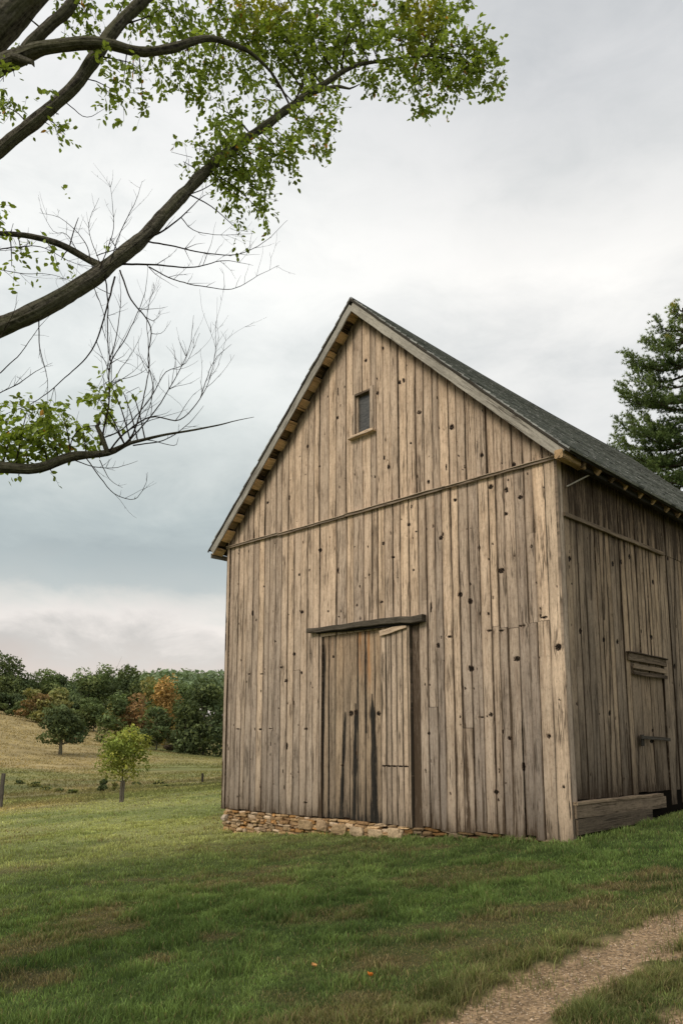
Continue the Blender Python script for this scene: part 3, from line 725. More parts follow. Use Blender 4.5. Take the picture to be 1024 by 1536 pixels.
# dry brown patches of the lawn, from the photograph
_bp = []
for px, py, rx, ry in [(340, 1325, 1.0, .65), (290, 1318, .8, .4), (385, 1310, .7, .4), (210, 1320, .7, .3), (150, 1375, .55, .7), (165, 1395, .4, .5), (20, 1425, .7, .4), (25, 1305, 1.0, .5),
                       (228, 1440, .22, .25), (330, 1405, .25, .2), (60, 1470, .6, .3), (430, 1300, .6, .25), (640, 1420, .5, .25), (600, 1440, .5, .3), (690, 1390, .9, .3), (560, 1500, .5, .3), (700, 1420, .6, .3), (850, 1360, .9, .3), (950, 1330, 1, .35), (500, 1520, .4, .3), (620, 1275, .8, .25), (1000, 1310, .9, .3)]:
    g = ground_at(px, py); _bp.append((g[0], g[1], rx, ry))
def dry(x, y):
    x = np.asarray(x, float); m = np.zeros_like(x); n = fbm(x*1.3, y*1.3, 4)-.5; n2 = fbm(x*5+3, y*5, 3)-.5
    for cx, cy, rx, ry in _bp:
        d = np.hypot((x-cx)/rx, (y-cy)/ry)+n*1.3+n2*.9; m = np.maximum(m, 1-sstep(.35, 1.25, d))
    pd = np.minimum(dist_poly(x, y, track), dist_poly(x, y, track2)); m = np.maximum(m, (1-sstep(.35, 1.6, pd+n*1.3))*.72)
    m = np.maximum(m, .55*sstep(.60, .74, fbm(x*.55+9, y*.55+2, 4)+.12*n2))
    return m*(.55+.6*fbm(x*6, y*6, 3))
def lawn_colors(x, y):
    "albedo of the turf"
    r = np.hypot(x, y); n = fbm(x*.45, y*.45, 4); n2 = fbm(x*2.6+7, y*2.6, 3); n3 = fbm(x*.06+4, y*.16, 4)
    g0 = np.array([.066, .102, .030]); g1 = np.array([.118, .168, .05]); g2 = np.array([.30, .31, .125]); br = np.array([.150, .112, .058]); tan = np.array([.36, .285, .14]); tan2 = np.array([.28, .25, .105])
    c = g0+(g1-g0)*sstep(.3, .7, n2*.6+n*.4)[..., None]
    far = sstep(9.5, 20, r+2.5*(n-.5)*2-np.maximum(x, 0)*.6)
    c = c+(g2-c)*(far*(.45+.5*sstep(.35, .65, fbm(x*.25, y*.5, 3))))[..., None]
    d = dry(x, y)*(1-.5*far); c = c+(br-c)*(d*.68)[..., None]
    # pasture beyond the lawn edge
    px = CX+F*x/np.maximum(y, .1); edge = 33+5*sstep(0, 330, px)*0
    pst = sstep(edge-3, edge+4, r+3*(n-.5))*(y > 0)
    t = sstep(.36, .62, fbm(x*.035+2, y*.10+1, 4)*.75+fbm(x*.3, y*.6, 3)*.25+.22*sstep(55, 100, r)*(1-sstep(60, 260, px))-.13*sstep(120, 300, px)-.05)
    pc = np.array([.18, .195, .075])+(tan2-np.array([.18, .195, .075]))*sstep(.3, .7, n3)[..., None]; pc = pc+(tan-pc)*t[..., None]
    pc = pc*(.45+1.1*fbm(x*.5, y*1.6, 4))[..., None]
    c = c+(pc-c)*pst[..., None]
    dark = np.array([.05, .062, .028]); wd_ = sstep(40, 46, r)*(1-sstep(54, 64, r))*sstep(.52, .62, fbm(x*.14, y*.35, 3))
    c = c+(dark-c)*(wd_*.4)[..., None]
    return c
# one sheet, finer where the photograph looks
az = np.unique(np.concatenate([np.linspace(-PI, -.62, 60), np.linspace(-.62, .62, 520), np.linspace(.62, PI, 60)]))
rr = np.concatenate([[.01], np.geomspace(.8, 3.5, 14), np.geomspace(3.6, 26, 250), np.geomspace(26.5, 330, 170), np.geomspace(340, 4500, 40)])
A_, R_ = np.meshgrid(az, rr); X = R_*np.sin(A_); Y = R_*np.cos(A_); Z = gz(X, Y)
pm = pathmask(X, Y)*(R_ < 25)
Z = Z-.035*pm+.012*(fbm(X*9, Y*9, 3)-.5)*pm
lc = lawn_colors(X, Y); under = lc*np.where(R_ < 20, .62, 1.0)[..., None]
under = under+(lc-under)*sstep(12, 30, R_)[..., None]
soil = np.array([.32, .225, .135])
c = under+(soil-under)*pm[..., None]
mb = MB(); nn, mm = X.shape; i, j = np.meshgrid(np.arange(nn-1), np.arange(mm-1), indexing='ij'); q = i*mm+j
Q = np.stack([q, q+1, q+mm+1, q+mm], -1).reshape(-1, 4)[:, ::-1]
mb.add(np.stack([X, Y, Z], -1), Q, wd=np.column_stack([c.reshape(-1, 3), pm.ravel()]))
k = NT('turf_and_gravel'); a = k.attr('wd'); p = k.n('ShaderNodeNewGeometry').outputs['Position']
nf = k.noise(p, 55, 4, .7); nm_ = k.noise(p, 6, 5, .65)
vor = k.n('ShaderNodeTexVoronoi'); k.put(vor.inputs['Vector'], p); vor.inputs['Scale'].default_value = 48
vs = k.sep(vor.outputs['Color'])
grass = k.mix(1, k.mix(1, a.outputs['Color'], k.ramp(nf, [(.3, .6), (.7, 1.25)]), 'MULTIPLY'), k.ramp(nm_, [(.3, .75), (.7, 1.2)]), 'MULTIPLY')
peb = k.mix(1, a.outputs['Color'], k.ramp(vs[0], [(0, .5), (.5, .95), (.9, 1.25), (1, 1.7)]), 'MULTIPLY')
peb = k.mix(1, peb, k.ramp(k.noise(p, 3.5, 5, .7), [(.35, .72), (.65, 1.15)]), 'MULTIPLY')
c = k.mix(a.outputs['Alpha'], grass, peb)
hh = k.math('ADD', k.math('MULTIPLY', vor.outputs['Distance'], -.6), nf)
M['ground'] = k.done(k.pbr(c, .95, k.bump(hh, .7, .02), .08))
tag(mb.build('ground', M['ground'], smooth=True), kind='structure')

# loose stones on the track
mb = MB(); r = np.random.default_rng(5); cnt = 0
ico = np.array([(1,0,0),(-1,0,0),(0,1,0),(0,-1,0),(0,0,1),(0,0,-1)], float); icf = [(0,2,4),(2,1,4),(1,3,4),(3,0,4),(2,0,5),(1,2,5),(3,1,5),(0,3,5)]
tx = r.uniform(-1, 9, 60000); ty = r.uniform(3.6, 11, 60000); keep = (pathmask(tx, ty) > .6) & (np.abs(tx/ty) < .62); tx = tx[keep][:9000]; ty = ty[keep][:9000]; tz = gz(tx, ty)-.035
for x, y, z in zip(tx, ty, tz):
    s = r.uniform(.003, .009)*(1.8 if r.random() < .06 else 1); V = ico*s*r.uniform(.6, 1.3, (6, 3)); a = r.uniform(0, PI); V = np.column_stack([V[:, 0]*math.cos(a)-V[:, 1]*math.sin(a), V[:, 0]*math.sin(a)+V[:, 1]*math.cos(a), V[:, 2]*.7])
    c = np.array([.42, .33, .24])*r.uniform(.5, 1.5); mb.add(V+[x, y, z+s*.3], None, icf, wd=tuple(c)+(1,))
tag(mb.build('gravel', M['stone']), 'fine brown gravel lying in the worn wheel track', 'gravel', kind='stuff')

# ------------------------------------------------------------------ grass blades
def blades(n, r0, r1, hmin, hmax, w, seed, amax=.60, power=1.0, tuft=None, weed=0):
    r = np.random.default_rng(seed)
    if tuft is None:
        u = r.random(n); R = r0*(r1/r0)**(u**power); A = r.uniform(-amax, amax, n); x = R*np.sin(A); y = R*np.cos(A)
    else:
        x, y = tuft
        n = len(x)
    pm = pathmask(x, y)
    # keep clear of the barn
    rel = np.stack([x-CR[0], y-CR[1]], -1); s = rel@UL[:2]; t = rel@VB[:2]; inside = (s > -.0) & (s < W+.1) & (t > .03) & (t < LEN)
    ok = ~inside & (r.random(n) > pm*(2.3 if tuft is None else .9)); x = x[ok]; y = y[ok]; pm = pm[ok]; n = len(x); R = np.hypot(x, y)
    pd = np.minimum(dist_poly(x, y, track), dist_poly(x, y, track2))
    dr = dry(x, y)*(.35 if tuft is not None else 1)
    cl = fbm(x*3.2, y*3.2, 3); tall = .55+.9*sstep(.4, .75, cl)+.35*(1-sstep(.6, 1.2, pd))*sstep(.42, .6, fbm(x*2.1+4, y*2.1, 3))
    tall *= 1-.45*dr
    sk = rel[ok]; 
    h = r.uniform(hmin, hmax, n)*tall; ww = w*np.maximum(1, R/7)*r.uniform(.6, 1.3, n)
    z = gz(x, y)-.01-.035*pm
    a = r.uniform(0, 2*PI, n); lean = r.uniform(.1, .85, n)*h; la = r.uniform(0, 2*PI, n)
    # blades face roughly any way; width vector horizontal
    wx = np.cos(a)*ww; wy = np.sin(a)*ww; lx = np.cos(la)*lean; ly = np.sin(la)*lean
    B0 = np.stack([x-wx, y-wy, z], -1); B1 = np.stack([x+wx, y+wy, z], -1)
    M0 = np.stack([x-wx*.8+lx*.35, y-wy*.8+ly*.35, z+h*.6], -1); M1 = np.stack([x+wx*.8+lx*.35, y+wy*.8+ly*.35, z+h*.6], -1)
    T = np.stack([x+lx, y+ly, z+h*np.sqrt(np.clip(1-(lean/h)**2*.5, .2, 1))], -1)
    V = np.stack([B0, B1, M1, M0, T], 1).reshape(-1, 3); k_ = np.arange(n)*5
    Q = np.stack([k_, k_+1, k_+2, k_+3], -1); Tt = np.stack([k_+3, k_+2, k_+4], -1)
    c = lawn_colors(x, y)*1.45; c = c*r.uniform(.65, 1.4, n)[:, None]*(.72+.6*fbm(x*4.5+8, y*4.5, 3))[:, None]
    straw = (r.random(n) < .05+.55*dr); c = np.where(straw[:, None], np.array([.30, .235, .125])*r.uniform(.45, 1.15, n)[:, None], c)
    pale = r.random(n) < .08; c = np.where(pale[:, None], c*1.6, c)
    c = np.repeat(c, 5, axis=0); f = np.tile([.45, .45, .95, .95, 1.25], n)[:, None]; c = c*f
    return V, Q, Tt, np.column_stack([c, np.ones(len(c))])
mb = MB()
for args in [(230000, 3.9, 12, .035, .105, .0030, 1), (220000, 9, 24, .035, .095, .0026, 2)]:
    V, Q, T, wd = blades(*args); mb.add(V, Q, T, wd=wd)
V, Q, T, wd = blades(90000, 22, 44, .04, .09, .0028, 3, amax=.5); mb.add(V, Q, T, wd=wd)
# clumps along the track and at the foot of the barn
r = np.random.default_rng(21); tx = []; ty = []
for px, py, n, sp in [(790,1470,900,.16),(770,1455,700,.2),(690,1500,900,.16),(650,1515,800,.2),(860,1412,500,.13),(925,1392,500,.12),(985,1374,500,.13),(895,1415,300,.08),(760,1452,500,.12),(640,1525,700,.14),(585,1520,600,.2),(520,1515,500,.2),(830,1435,300,.1),(1010,1420,800,.13),(1015,1395,200,.08),
                      (1015,1372,260,.1),(950,1410,160,.09),(880,1440,200,.08),(815,1474,260,.08),(735,1500,300,.08),(830,1500,120,.06),(955,1482,900,.13),(990,1466,800,.14),(915,1510,1000,.12),(885,1532,900,.12),(1010,1480,600,.14),(965,1500,600,.12),(1010,1515,300,.08),(745,1475,500,.12),(720,1440,500,.2),(620,1500,500,.2),(1000,1465,200,.07),(960,1385,300,.1),(1000,1530,200,.07)]:
    g = ground_at(px, py); tx.append(r.normal(g[0], sp, n)); ty.append(r.normal(g[1], sp*.8, n))
for s in np.arange(-.1, W, .12): 
    q = Bp(s, -.05-abs(r.normal(0, .05)), 0); n = r.integers(10, 55) if s < 5 else r.integers(5, 24); tx.append(r.normal(q[0], .05, n)); ty.append(r.normal(q[1], .04, n))
for t in np.arange(0, 8, .1):
    q = Bp(-.24-abs(r.normal(0, .05)), t, 0); n = r.integers(8, 30); tx.append(r.normal(q[0], .05, n)); ty.append(r.normal(q[1], .05, n))
V, Q, T, wd = blades(0, 0, 0, .06, .115, .0024, 4, tuft=(np.concatenate(tx), np.concatenate(ty))); mb.add(V, Q, T, wd=wd)
tag(mb.build('grass', M['blade']), 'short rough lawn grass with dry brown patches in front of the barn', 'grass', kind='stuff')
# coarse pasture tussocks
r = np.random.default_rng(8); n = 42000; R = 36*(170/36)**r.random(n); A = r.uniform(-.55, -.02, n); x = R*np.sin(A); y = R*np.cos(A)
keep = fbm(x*.12, y*.3, 3) > .36; x = x[keep]; y = y[keep]; R = R[keep]; n = len(x); z = gz(x, y)-.02; h = r.uniform(.05, .13, n)*(1+R/150); w = .02*R/40+.02; a = r.uniform(-.6, .6, n)
V = np.stack([np.stack([x-np.cos(a)*w, y-np.sin(a)*w, z], -1), np.stack([x+np.cos(a)*w, y+np.sin(a)*w, z], -1), np.stack([x+r.normal(0, .1, n), y, z+h], -1)], 1).reshape(-1, 3)
c = lawn_colors(x, y)*r.uniform(.6, 1.25, n)[:, None]; c = np.repeat(c, 3, axis=0)
mb = MB(); mb.add(V, None, np.arange(3*n).reshape(-1, 3), wd=np.column_stack([c, np.ones(3*n)]))
tag(mb.build('pasture_grass', M['blade']), 'tufted tan and green pasture grass beyond the lawn edge', 'grass', kind='stuff')

# ------------------------------------------------------------------ broadleaf crowns
def leafcards(P, size, col, r, nrm=None):
    n = len(P); a = r.normal(0, 1, (n, 3)); 
    if nrm is not None: a = a*.7+nrm
    a /= np.linalg.norm(a, axis=1)[:, None]; b = np.cross(a, r.normal(0, 1, (n, 3))); b /= np.linalg.norm(b, axis=1)[:, None]; c = np.cross(a, b)
    s = size*r.uniform(.55, 1.35, n)[:, None]
    V = np.stack([P-b*s, P-c*s*.55+a*s*.15, P+b*s, P+c*s*.55+a*s*.15], 1).reshape(-1, 3)
    return V, np.arange(4*n).reshape(-1, 4), np.repeat(col, 4, axis=0)
def crown(r, h, w, z0, n, size, cols, lobes=14, taper=.2):
    "points on and just inside the skin of many lobes stacked through the crown's volume"
    L = []
    for i in range(lobes):
        zz = r.uniform(.10, .92); rad = w/2*math.sqrt(max(.05, 1-((zz-.42)/.62)**2))*(1-taper*zz); a = r.uniform(0, 2*PI); d = rad*r.uniform(.25, .72)
        L.append((d*math.cos(a)*1.18, d*math.sin(a)*1.18, z0+zz*(h-z0), w*r.uniform(.17, .29), (h-z0)*r.uniform(.11, .2), r.integers(len(cols)), r.uniform(.7, 1.2)))
    L.append((0, 0, z0+.55*(h-z0), w*.30, (h-z0)*.36, 0, .75))
    P = []; C = []; Nn = []
    tot = sum(l[3]**2 for l in L)
    for (x, y, z, rw, rh, ci, br) in L:
        m = int(n*rw*rw/tot); v = r.normal(0, 1, (m, 3)); v /= np.linalg.norm(v, axis=1)[:, None]; q = r.uniform(.62, 1.10, m)**.8
        bump_ = 1+.28*(fbm(v[:, 0]*2.5+x*3+9, v[:, 1]*2.5+v[:, 2]*2.5+z, 3)-.5)*2
        p = v*(q*bump_)[:, None]*np.array([rw, rw, rh])+[x, y, z]
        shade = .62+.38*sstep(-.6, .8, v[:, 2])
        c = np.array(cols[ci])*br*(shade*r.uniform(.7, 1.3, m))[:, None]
        P.append(p); C.append(c); Nn.append(v)
    P = np.concatenate(P); C = np.concatenate(C); Nn = np.concatenate(Nn)
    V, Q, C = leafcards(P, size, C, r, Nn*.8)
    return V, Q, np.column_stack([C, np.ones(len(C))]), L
GREEN = [(.17, .225, .09), (.20, .24, .095), (.15, .20, .085)]
DARK = [(.12, .155, .07), (.15, .185, .075), (.10, .135, .065)]
OLIVE = [(.36, .34, .13), (.31, .31, .12), (.25, .28, .11)]
ORANGE = [(.48, .31, .12), (.42, .29, .11), (.32, .29, .11), (.52, .34, .13)]
RUST = [(.30, .21, .10), (.35, .23, .11), (.24, .21, .10)]
HAZE = [(.19, .25, .14), (.22, .27, .15), (.18, .24, .14)]
LIME = [(.36, .41, .10), (.45, .46, .11), (.28, .34, .085)]
def tree(name, base, h, w, cols, label, group=None, cat='tree', n=1500, size=.35, z0=.12, seed=0, lobes=14, trunk_r=None, taper=.2, sink=.05, bare=0):
    r = np.random.default_rng(seed); base = np.asarray(base, float)
    o = thing(name, base, label, cat, group)
    V, Q, C, L = crown(r, h, w, h*z0, n, size, cols, lobes, taper)
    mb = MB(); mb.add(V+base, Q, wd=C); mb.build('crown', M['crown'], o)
    tr = trunk_r or h*.022; mb = MB()
    P, R = smooth_path([base+[0, 0, -sink], base+[r.normal(0, .01)*h, 0, h*.3], base+[r.normal(0, .02)*h, r.normal(0, .02)*h, h*.78]], [tr, tr*.75, tr*.2], h*.06); tube(mb, P, R, 7, rough=.05)
    for l in L[:9]:
        zb = min(h*.5, max(h*z0*.8, l[2]*.6)); t_ = (zb/h)
        a = base+[0, 0, zb]; b = base+np.array([l[0], l[1], l[2]]); P, R = smooth_path([a, (a+b)/2+[0, 0, -.03*h], b], [tr*.4, tr*.25, tr*.08], h*.08); tube(mb, P, R, 5)
    if bare:
        for _ in range(bare):
            a_ = r.uniform(0, 2*PI); l = L[r.integers(len(L))]; b = base+np.array([l[0], l[1], l[2]]); tip = b+np.array([math.cos(a_)*l[3], math.sin(a_)*l[3], l[4]*2.0]); tube(mb, [b, (b+tip)/2+.1, tip], [tr*.12, tr*.08, tr*.03], 4)
    mb.build('trunk', M['bark'], o); return o
def back_tree(name, px, base_py, top_py, wpx, dist, cols, label, group=None, **k):
    d = ray(px, HOR); x, y = d[0]/d[1]*dist, dist
    z = gz(x, y); top = at(px, top_py, dist)[2]; h = top-z; w = wpx/F*dist*1.15
    return tree(name, (x, y, float(z)), h, w, cols, label, group, **k)
S_ = 100
G1 = 'dark green trees along the far edge of the pasture'
# back rank, nearly black-green at the left
for i, (px, top, w, d, cols) in enumerate([(-28, 985, 95, 172, DARK), (14, 988, 62, 168, DARK), (52, 1003, 60, 176, GREEN), (86, 1012, 50, 180, DARK), (118, 1006, 56, 178, GREEN), (150, 998, 52, 182, GREEN), (182, 1004, 48, 178, DARK), (208, 1020, 46, 176, GREEN), (-75, 990, 90, 165, DARK), (242, 1024, 46, 180, GREEN), (275, 1024, 46, 178, GREEN), (392, 1006, 60, 150, DARK)]):
    back_tree('broadleaf_tree', px, 1080, top, w, d, cols, 'dark green broadleaf tree in the back rank along the pasture edge', G1, seed=S_+i, n=3600, size=.33, z0=.05, lobes=18, bare=5 if px in (14, 150, 118) else 0)
G2 = 'green trees in front of the far tree line'
for i, (px, top, w, d, cols) in enumerate([(8, 1040, 48, 150, DARK), (38, 1050, 46, 148, GREEN), (108, 1040, 52, 150, DARK), (140, 1048, 46, 146, GREEN), (-40, 1040, 70, 150, DARK), (222, 1046, 44, 140, DARK), (262, 1062, 44, 138, DARK)]):
    back_tree('broadleaf_tree', px, 1080, top, w, d, cols, 'lower green tree standing in front of the far tree line', G2, seed=S_+40+i, n=2800, size=.27, z0=.03, lobes=14)
back_tree('autumn_tree', 52, 1080, 1036, 44, 140, RUST+OLIVE, 'rusty brown round tree in front of the dark wood at far left', n=1600, size=.3, z0=.05, seed=201)
back_tree('autumn_tree', 82, 1085, 1030, 44, 142, OLIVE+OLIVE+RUST, 'olive and brown tree just right of the rusty one at far left', n=1600, size=.32, z0=.05, seed=202)
back_tree('autumn_tree', 172, 1115, 1044, 46, 118, OLIVE+GREEN, 'olive green tree left of the pale orange tree above the sapling', n=1700, size=.28, z0=.04, seed=203)
back_tree('autumn_tree', 205, 1122, 1043, 50, 120, [(.40, .25, .13), (.34, .22, .11), (.42, .24, .11), (.25, .19, .09)], 'pale orange brown tree above and right of the sapling', n=2000, size=.28, z0=.04, seed=204)
back_tree('autumn_tree', 226, 1120, 1018, 50, 132, OLIVE+GREEN+OLIVE, 'tall olive green tree behind the orange ones', n=2000, size=.32, z0=.04, seed=205)
back_tree('autumn_tree', 250, 1115, 1020, 40, 128, ORANGE, 'bright orange autumn tree left of the big dark tree', n=1800, size=.28, z0=.05, seed=206)
back_tree('broadleaf_tree', 235, 1126, 1062, 50, 112, DARK+GREEN, 'dark green tree below the orange autumn trees', n=1800, size=.26, z0=.02, seed=207)
back_tree('broadleaf_tree', 306, 1130, 1028, 76, 112, DARK, 'big dark green tree standing beside the left corner of the barn', n=4200, size=.30, z0=.01, seed=208, lobes=26, taper=.1)
back_tree('broadleaf_tree', 336, 1128, 1040, 46, 128, DARK, 'dark tree half hidden behind the left edge of the barn wall', n=2200, size=.30, z0=.01, seed=211, lobes=18)
back_tree('broadleaf_tree', 278, 1128, 1052, 40, 110, DARK, 'small dark tree at the left foot of the big dark tree', n=1500, size=.27, z0=.02, seed=209)
# far wooded hill
r = np.random.default_rng(77); mb = MB(); n = 0
for i in range(430):
    d = r.uniform(215, 330); px = r.uniform(-140, 520); dr_ = ray(px, HOR); x, y = dr_[0]/dr_[1]*d, d; z = float(gz(x, y))
    t = sstep(120, 230, px); topy = 1022-14*t+r.normal(0, 2.5)-(d-215)*.035*t*1.0; top = at(px, topy, d)[2]; hh = max(6, top-z)*r.uniform(.82, 1.0); w = r.uniform(8, 14)
    v = r.normal(0, 1, (170, 3)); v /= np.linalg.norm(v, axis=1)[:, None]; v[:, 2] = np.abs(v[:, 2])*1.3-.3
    p = v*[w/2, w/2, hh*.35]*r.uniform(.8, 1.08, (170, 1))+[x, y, z+hh*.65]
    hz = (d-200)/160; col = np.array(HAZE[i % 3])*r.uniform(.65, 1.15)*(.8+.35*hz); C = col*(.7+.5*sstep(-.3, .9, v[:, 2]))[:, None]*r.uniform(.75, 1.25, (170, 1))
    V, Q, C = leafcards(p, .85, C, r, v); mb.add(V, Q, wd=np.column_stack([C, np.ones(len(C))]))
tag(mb.build('distant_wood', M['crown']), 'hazy green wood covering the hill behind the tree line', 'wood', kind='stuff')

# the two trees in the pasture
g = ground_at(91, 1132)
tp = at(91, 1058, g[1])[2]
tree('round_tree', g, tp-g[2], 76/F*g[1], DARK, 'compact dark green tree alone on the tan pasture slope', n=4200, size=.20, z0=.24, seed=301, lobes=24, trunk_r=.22, taper=.45)
g = ground_at(184, 1203); tp = at(184, 1092, g[1])[2]
o = tree('sapling', g, tp-g[2], 66/F*g[1], LIME, 'young yellow-green sapling in a grey trunk guard at the lawn edge', cat='sapling', n=4200, size=.06, z0=.30, seed=305, lobes=40, trunk_r=.035, taper=.0)
mb = MB(); timber(mb, g+[-.02, -.05, -.1], g+[-.0, -.05, .80], .16, .11, (1, 0, 0), wd=(0, 0, .7, 0), seg=4, jit=.008); mb.build('trunk_guard', M['greypost'], o)
# posts
for (px, pb, pt, w, lab, nm, cat) in [(1, 1213, 1160, .14, 'leaning weathered wooden fence post at the left edge of the lawn', 'fence_post', 'post'), (304, 1174, 1160, .12, 'short dark post in the pasture near the barn corner', 'fence_post', 'post')]:
    g = ground_at(px, pb); tp = at(px+(5 if px < 50 else 0), pt, g[1]); mb = MB()
    timber(mb, g-[0, 0, .15], tp, w, w, (1, 0, 0), wd=(0, .3 if px < 50 else 1.2, .4, 0), seg=6, jit=.008)
    tag(mb.build(nm, M['greypost'], origin=g), lab, cat)
# weeds and small bushes in the dip
def bush(px, py, wpx, hpx, cols, label, seed, group=None, n=350, size=.08):
    g = ground_at(px, py); h = hpx/F*g[1]; w = wpx/F*g[1]; r = np.random.default_rng(seed)
    o = thing('shrub', g, label, 'shrub', group); mb = MB(); V, Q, C, L = crown(r, h, w, 0, n, size, cols, 10, .3); mb.add(V+g, Q, wd=C); mb.build('foliage', M['crown'], o)
    mb = MB()
    for l in L[:8]: tube(mb, [g-[0, 0, .05], g+np.array([l[0]*.5, l[1]*.5, l[2]*.5]), g+np.array([l[0], l[1], l[2]+h*.1])], [.02, .014, .006], 4)
    mb.build('stem', M['twig'], o)
bush(155, 1187, 14, 17, DARK, 'dark little bush just left of the sapling', 401)
bush(172, 1186, 9, 14, OLIVE, 'thin brown weed touching the sapling guard', 402, n=160)
bush(262, 1126, 45, 9, [(.10, .075, .05), (.08, .065, .045)], 'low brown brush pile below the big dark tree', 403, n=700, size=.2)
bush(290, 1129, 34, 7, [(.10, .075, .05), (.07, .06, .04)], 'end of the brown brush, nearest the barn', 404, n=500, size=.2)
for i, (px, py, w, h) in enumerate([(52, 1180, 22, 6), (70, 1186, 18, 6), (90, 1188, 16, 5), (110, 1190, 20, 5), (205, 1178, 14, 5), (240, 1176, 18, 5), (30, 1176, 16, 5), (250, 1182, 12, 4)]):
    bush(px, py, w, h, DARK+OLIVE+OLIVE, 'low clump of dark weeds in the dip beyond the lawn', 410+i, 'weed clumps in the dip beyond the lawn', n=160, size=.09)

# ------------------------------------------------------------------ pine behind the barn
D_ = 31.0
pb = at(1072, HOR, D_); pz = float(gz(pb[0], pb[1])); ptop = at(1072, 462, D_)[2]
pine = thing('pine_tree', (pb[0], pb[1], pz), 'tall white pine with long upswept boughs behind the barn roof', 'pine tree')
base = np.array([pb[0], pb[1], pz]); H = ptop-pz
mb = MB(); P, R = smooth_path([base-[0, 0, .2], base+[.1, 0, H*.5], base+[0, 0, H]], [.34, .2, .03], .5); tube(mb, P, R, 9, rough=.04); mb.build('trunk', M['pinebark'], pine)
r = np.random.default_rng(55)
def bough(a, L, z, rise, r, droop=.1):
    mbw = MB(); mbn = MB(); d = np.array([math.cos(a), math.sin(a), 0]); o = base+[0, 0, z]
    P = [o, o+d*L*.45+[0, 0, -droop*L+.0], o+d*L*.8+[0, 0, -droop*L+rise*.35], o+d*L+[0, 0, rise]]
    P, R = smooth_path(P, [.05+L*.008, .035, .02, .006], .15); tube(mbw, P, R, 5)
    tu = []
    for i in range(2, len(P)):
        f_ = i/len(P); 
        for _ in range(3 if f_ > .25 else 2):
            sa = a+r.choice([-1, 1])*r.uniform(.35, 1.25); l = (.25+.85*(1-f_)*min(1, L/2.5)+.1)*r.uniform(.5, 1.1)
            q = P[i]+np.array([math.cos(sa)*l, math.sin(sa)*l, r.uniform(-.05, .35)*l+.06]); tube(mbw, [P[i], (P[i]+q)/2+[0, 0, -.02], q], [.008, .006, .003], 3)
            m = max(2, int(l/.09))
            for j in range(m): tu.append((P[i]+(q-P[i])*((j+1)/m)+r.normal(0, .035, 3), q-P[i]))
        tu.append((P[i], P[i]-P[i-1]))
    Vs = []; Cs = []
    nn_ = 20
    C0 = np.array([t[0] for t in tu]); Dd = np.array([t[1] for t in tu]); Dd = Dd/(np.linalg.norm(Dd, axis=1)[:, None]+1e-6)
    C0 = np.repeat(C0, nn_, 0); Dd = np.repeat(Dd, nn_, 0); n = len(C0)
    v = r.normal(0, 1, (n, 3))*.75+Dd*.9+[0, 0, .35]; v /= np.linalg.norm(v, axis=1)[:, None]; s = r.uniform(.08, .17, n)[:, None]
    wv = np.cross(v, r.normal(0, 1, (n, 3))); wv /= np.linalg.norm(wv, axis=1)[:, None]
    V = np.stack([C0-wv*.010, C0+wv*.010, C0+v*s], 1).reshape(-1, 3)
    tip = np.linalg.norm(C0-o, axis=1)/max(L, .1); g = np.array([.05, .10, .04])+(np.array([.32, .40, .13])-np.array([.05, .10, .04]))*np.clip(.1+.35*tip+.35*r.random(n)+.25*np.clip(v[:, 2], 0, 1)-.25, 0, 1)[:, None]
    g = g*r.uniform(.6, 1.25, n)[:, None]
    if r.random() < .06: g = g*[1.6, 1.15, .8]
    c = np.repeat(g, 3, 0); mbn.add(V, None, np.arange(3*n).reshape(-1, 3), wd=np.column_stack([c, np.ones(len(c))]))
    b = mbw.build('bough', M['pinebark'], pine); mbn.build('needles', M['needle'], b)
def pz_at(py): return at(1072, py, D_)[2]-pz
for px, py, a0 in [(1020, 492, .0), (1004, 522, .2), (1008, 508, -.5), (968, 548, .1), (966, 537, -.15), (985, 560, -.3), (940, 596, .0), (955, 600, .3), (965, 588, -.35), (975, 612, .5), (928, 664, .05), (938, 672, -.3), (950, 660, .3), (968, 640, -.2), (936, 690, .15), (960, 708, -.1), (985, 720, .3), (1000, 690, -.3), (990, 650, .1), (1000, 575, .0), (1010, 545, .4), (1000, 625, -.5), (940, 640, -.1)]:
    L = .84*(1072-px)/F*D_/max(.6, math.cos(a0)); bough(PI+a0, L, pz_at(py)-.05, r.uniform(.35, .85)*min(1, L/2), r)
for zt in np.arange(.12, 2.0, .09): bough(r.uniform(0, 2*PI), .15+zt*.30*r.uniform(.7, 1.1), H-zt, r.uniform(.2, .4), r)
zz = H-.15
while zz > H*.28:
    L = min(3.6, .2+(H-zz)*.36)*r.uniform(.75, 1.1); a = r.uniform(-PI*.62, PI*.62)
    bough(a, L, zz, r.uniform(.3, .8)*min(1, L/2), r); zz -= .24

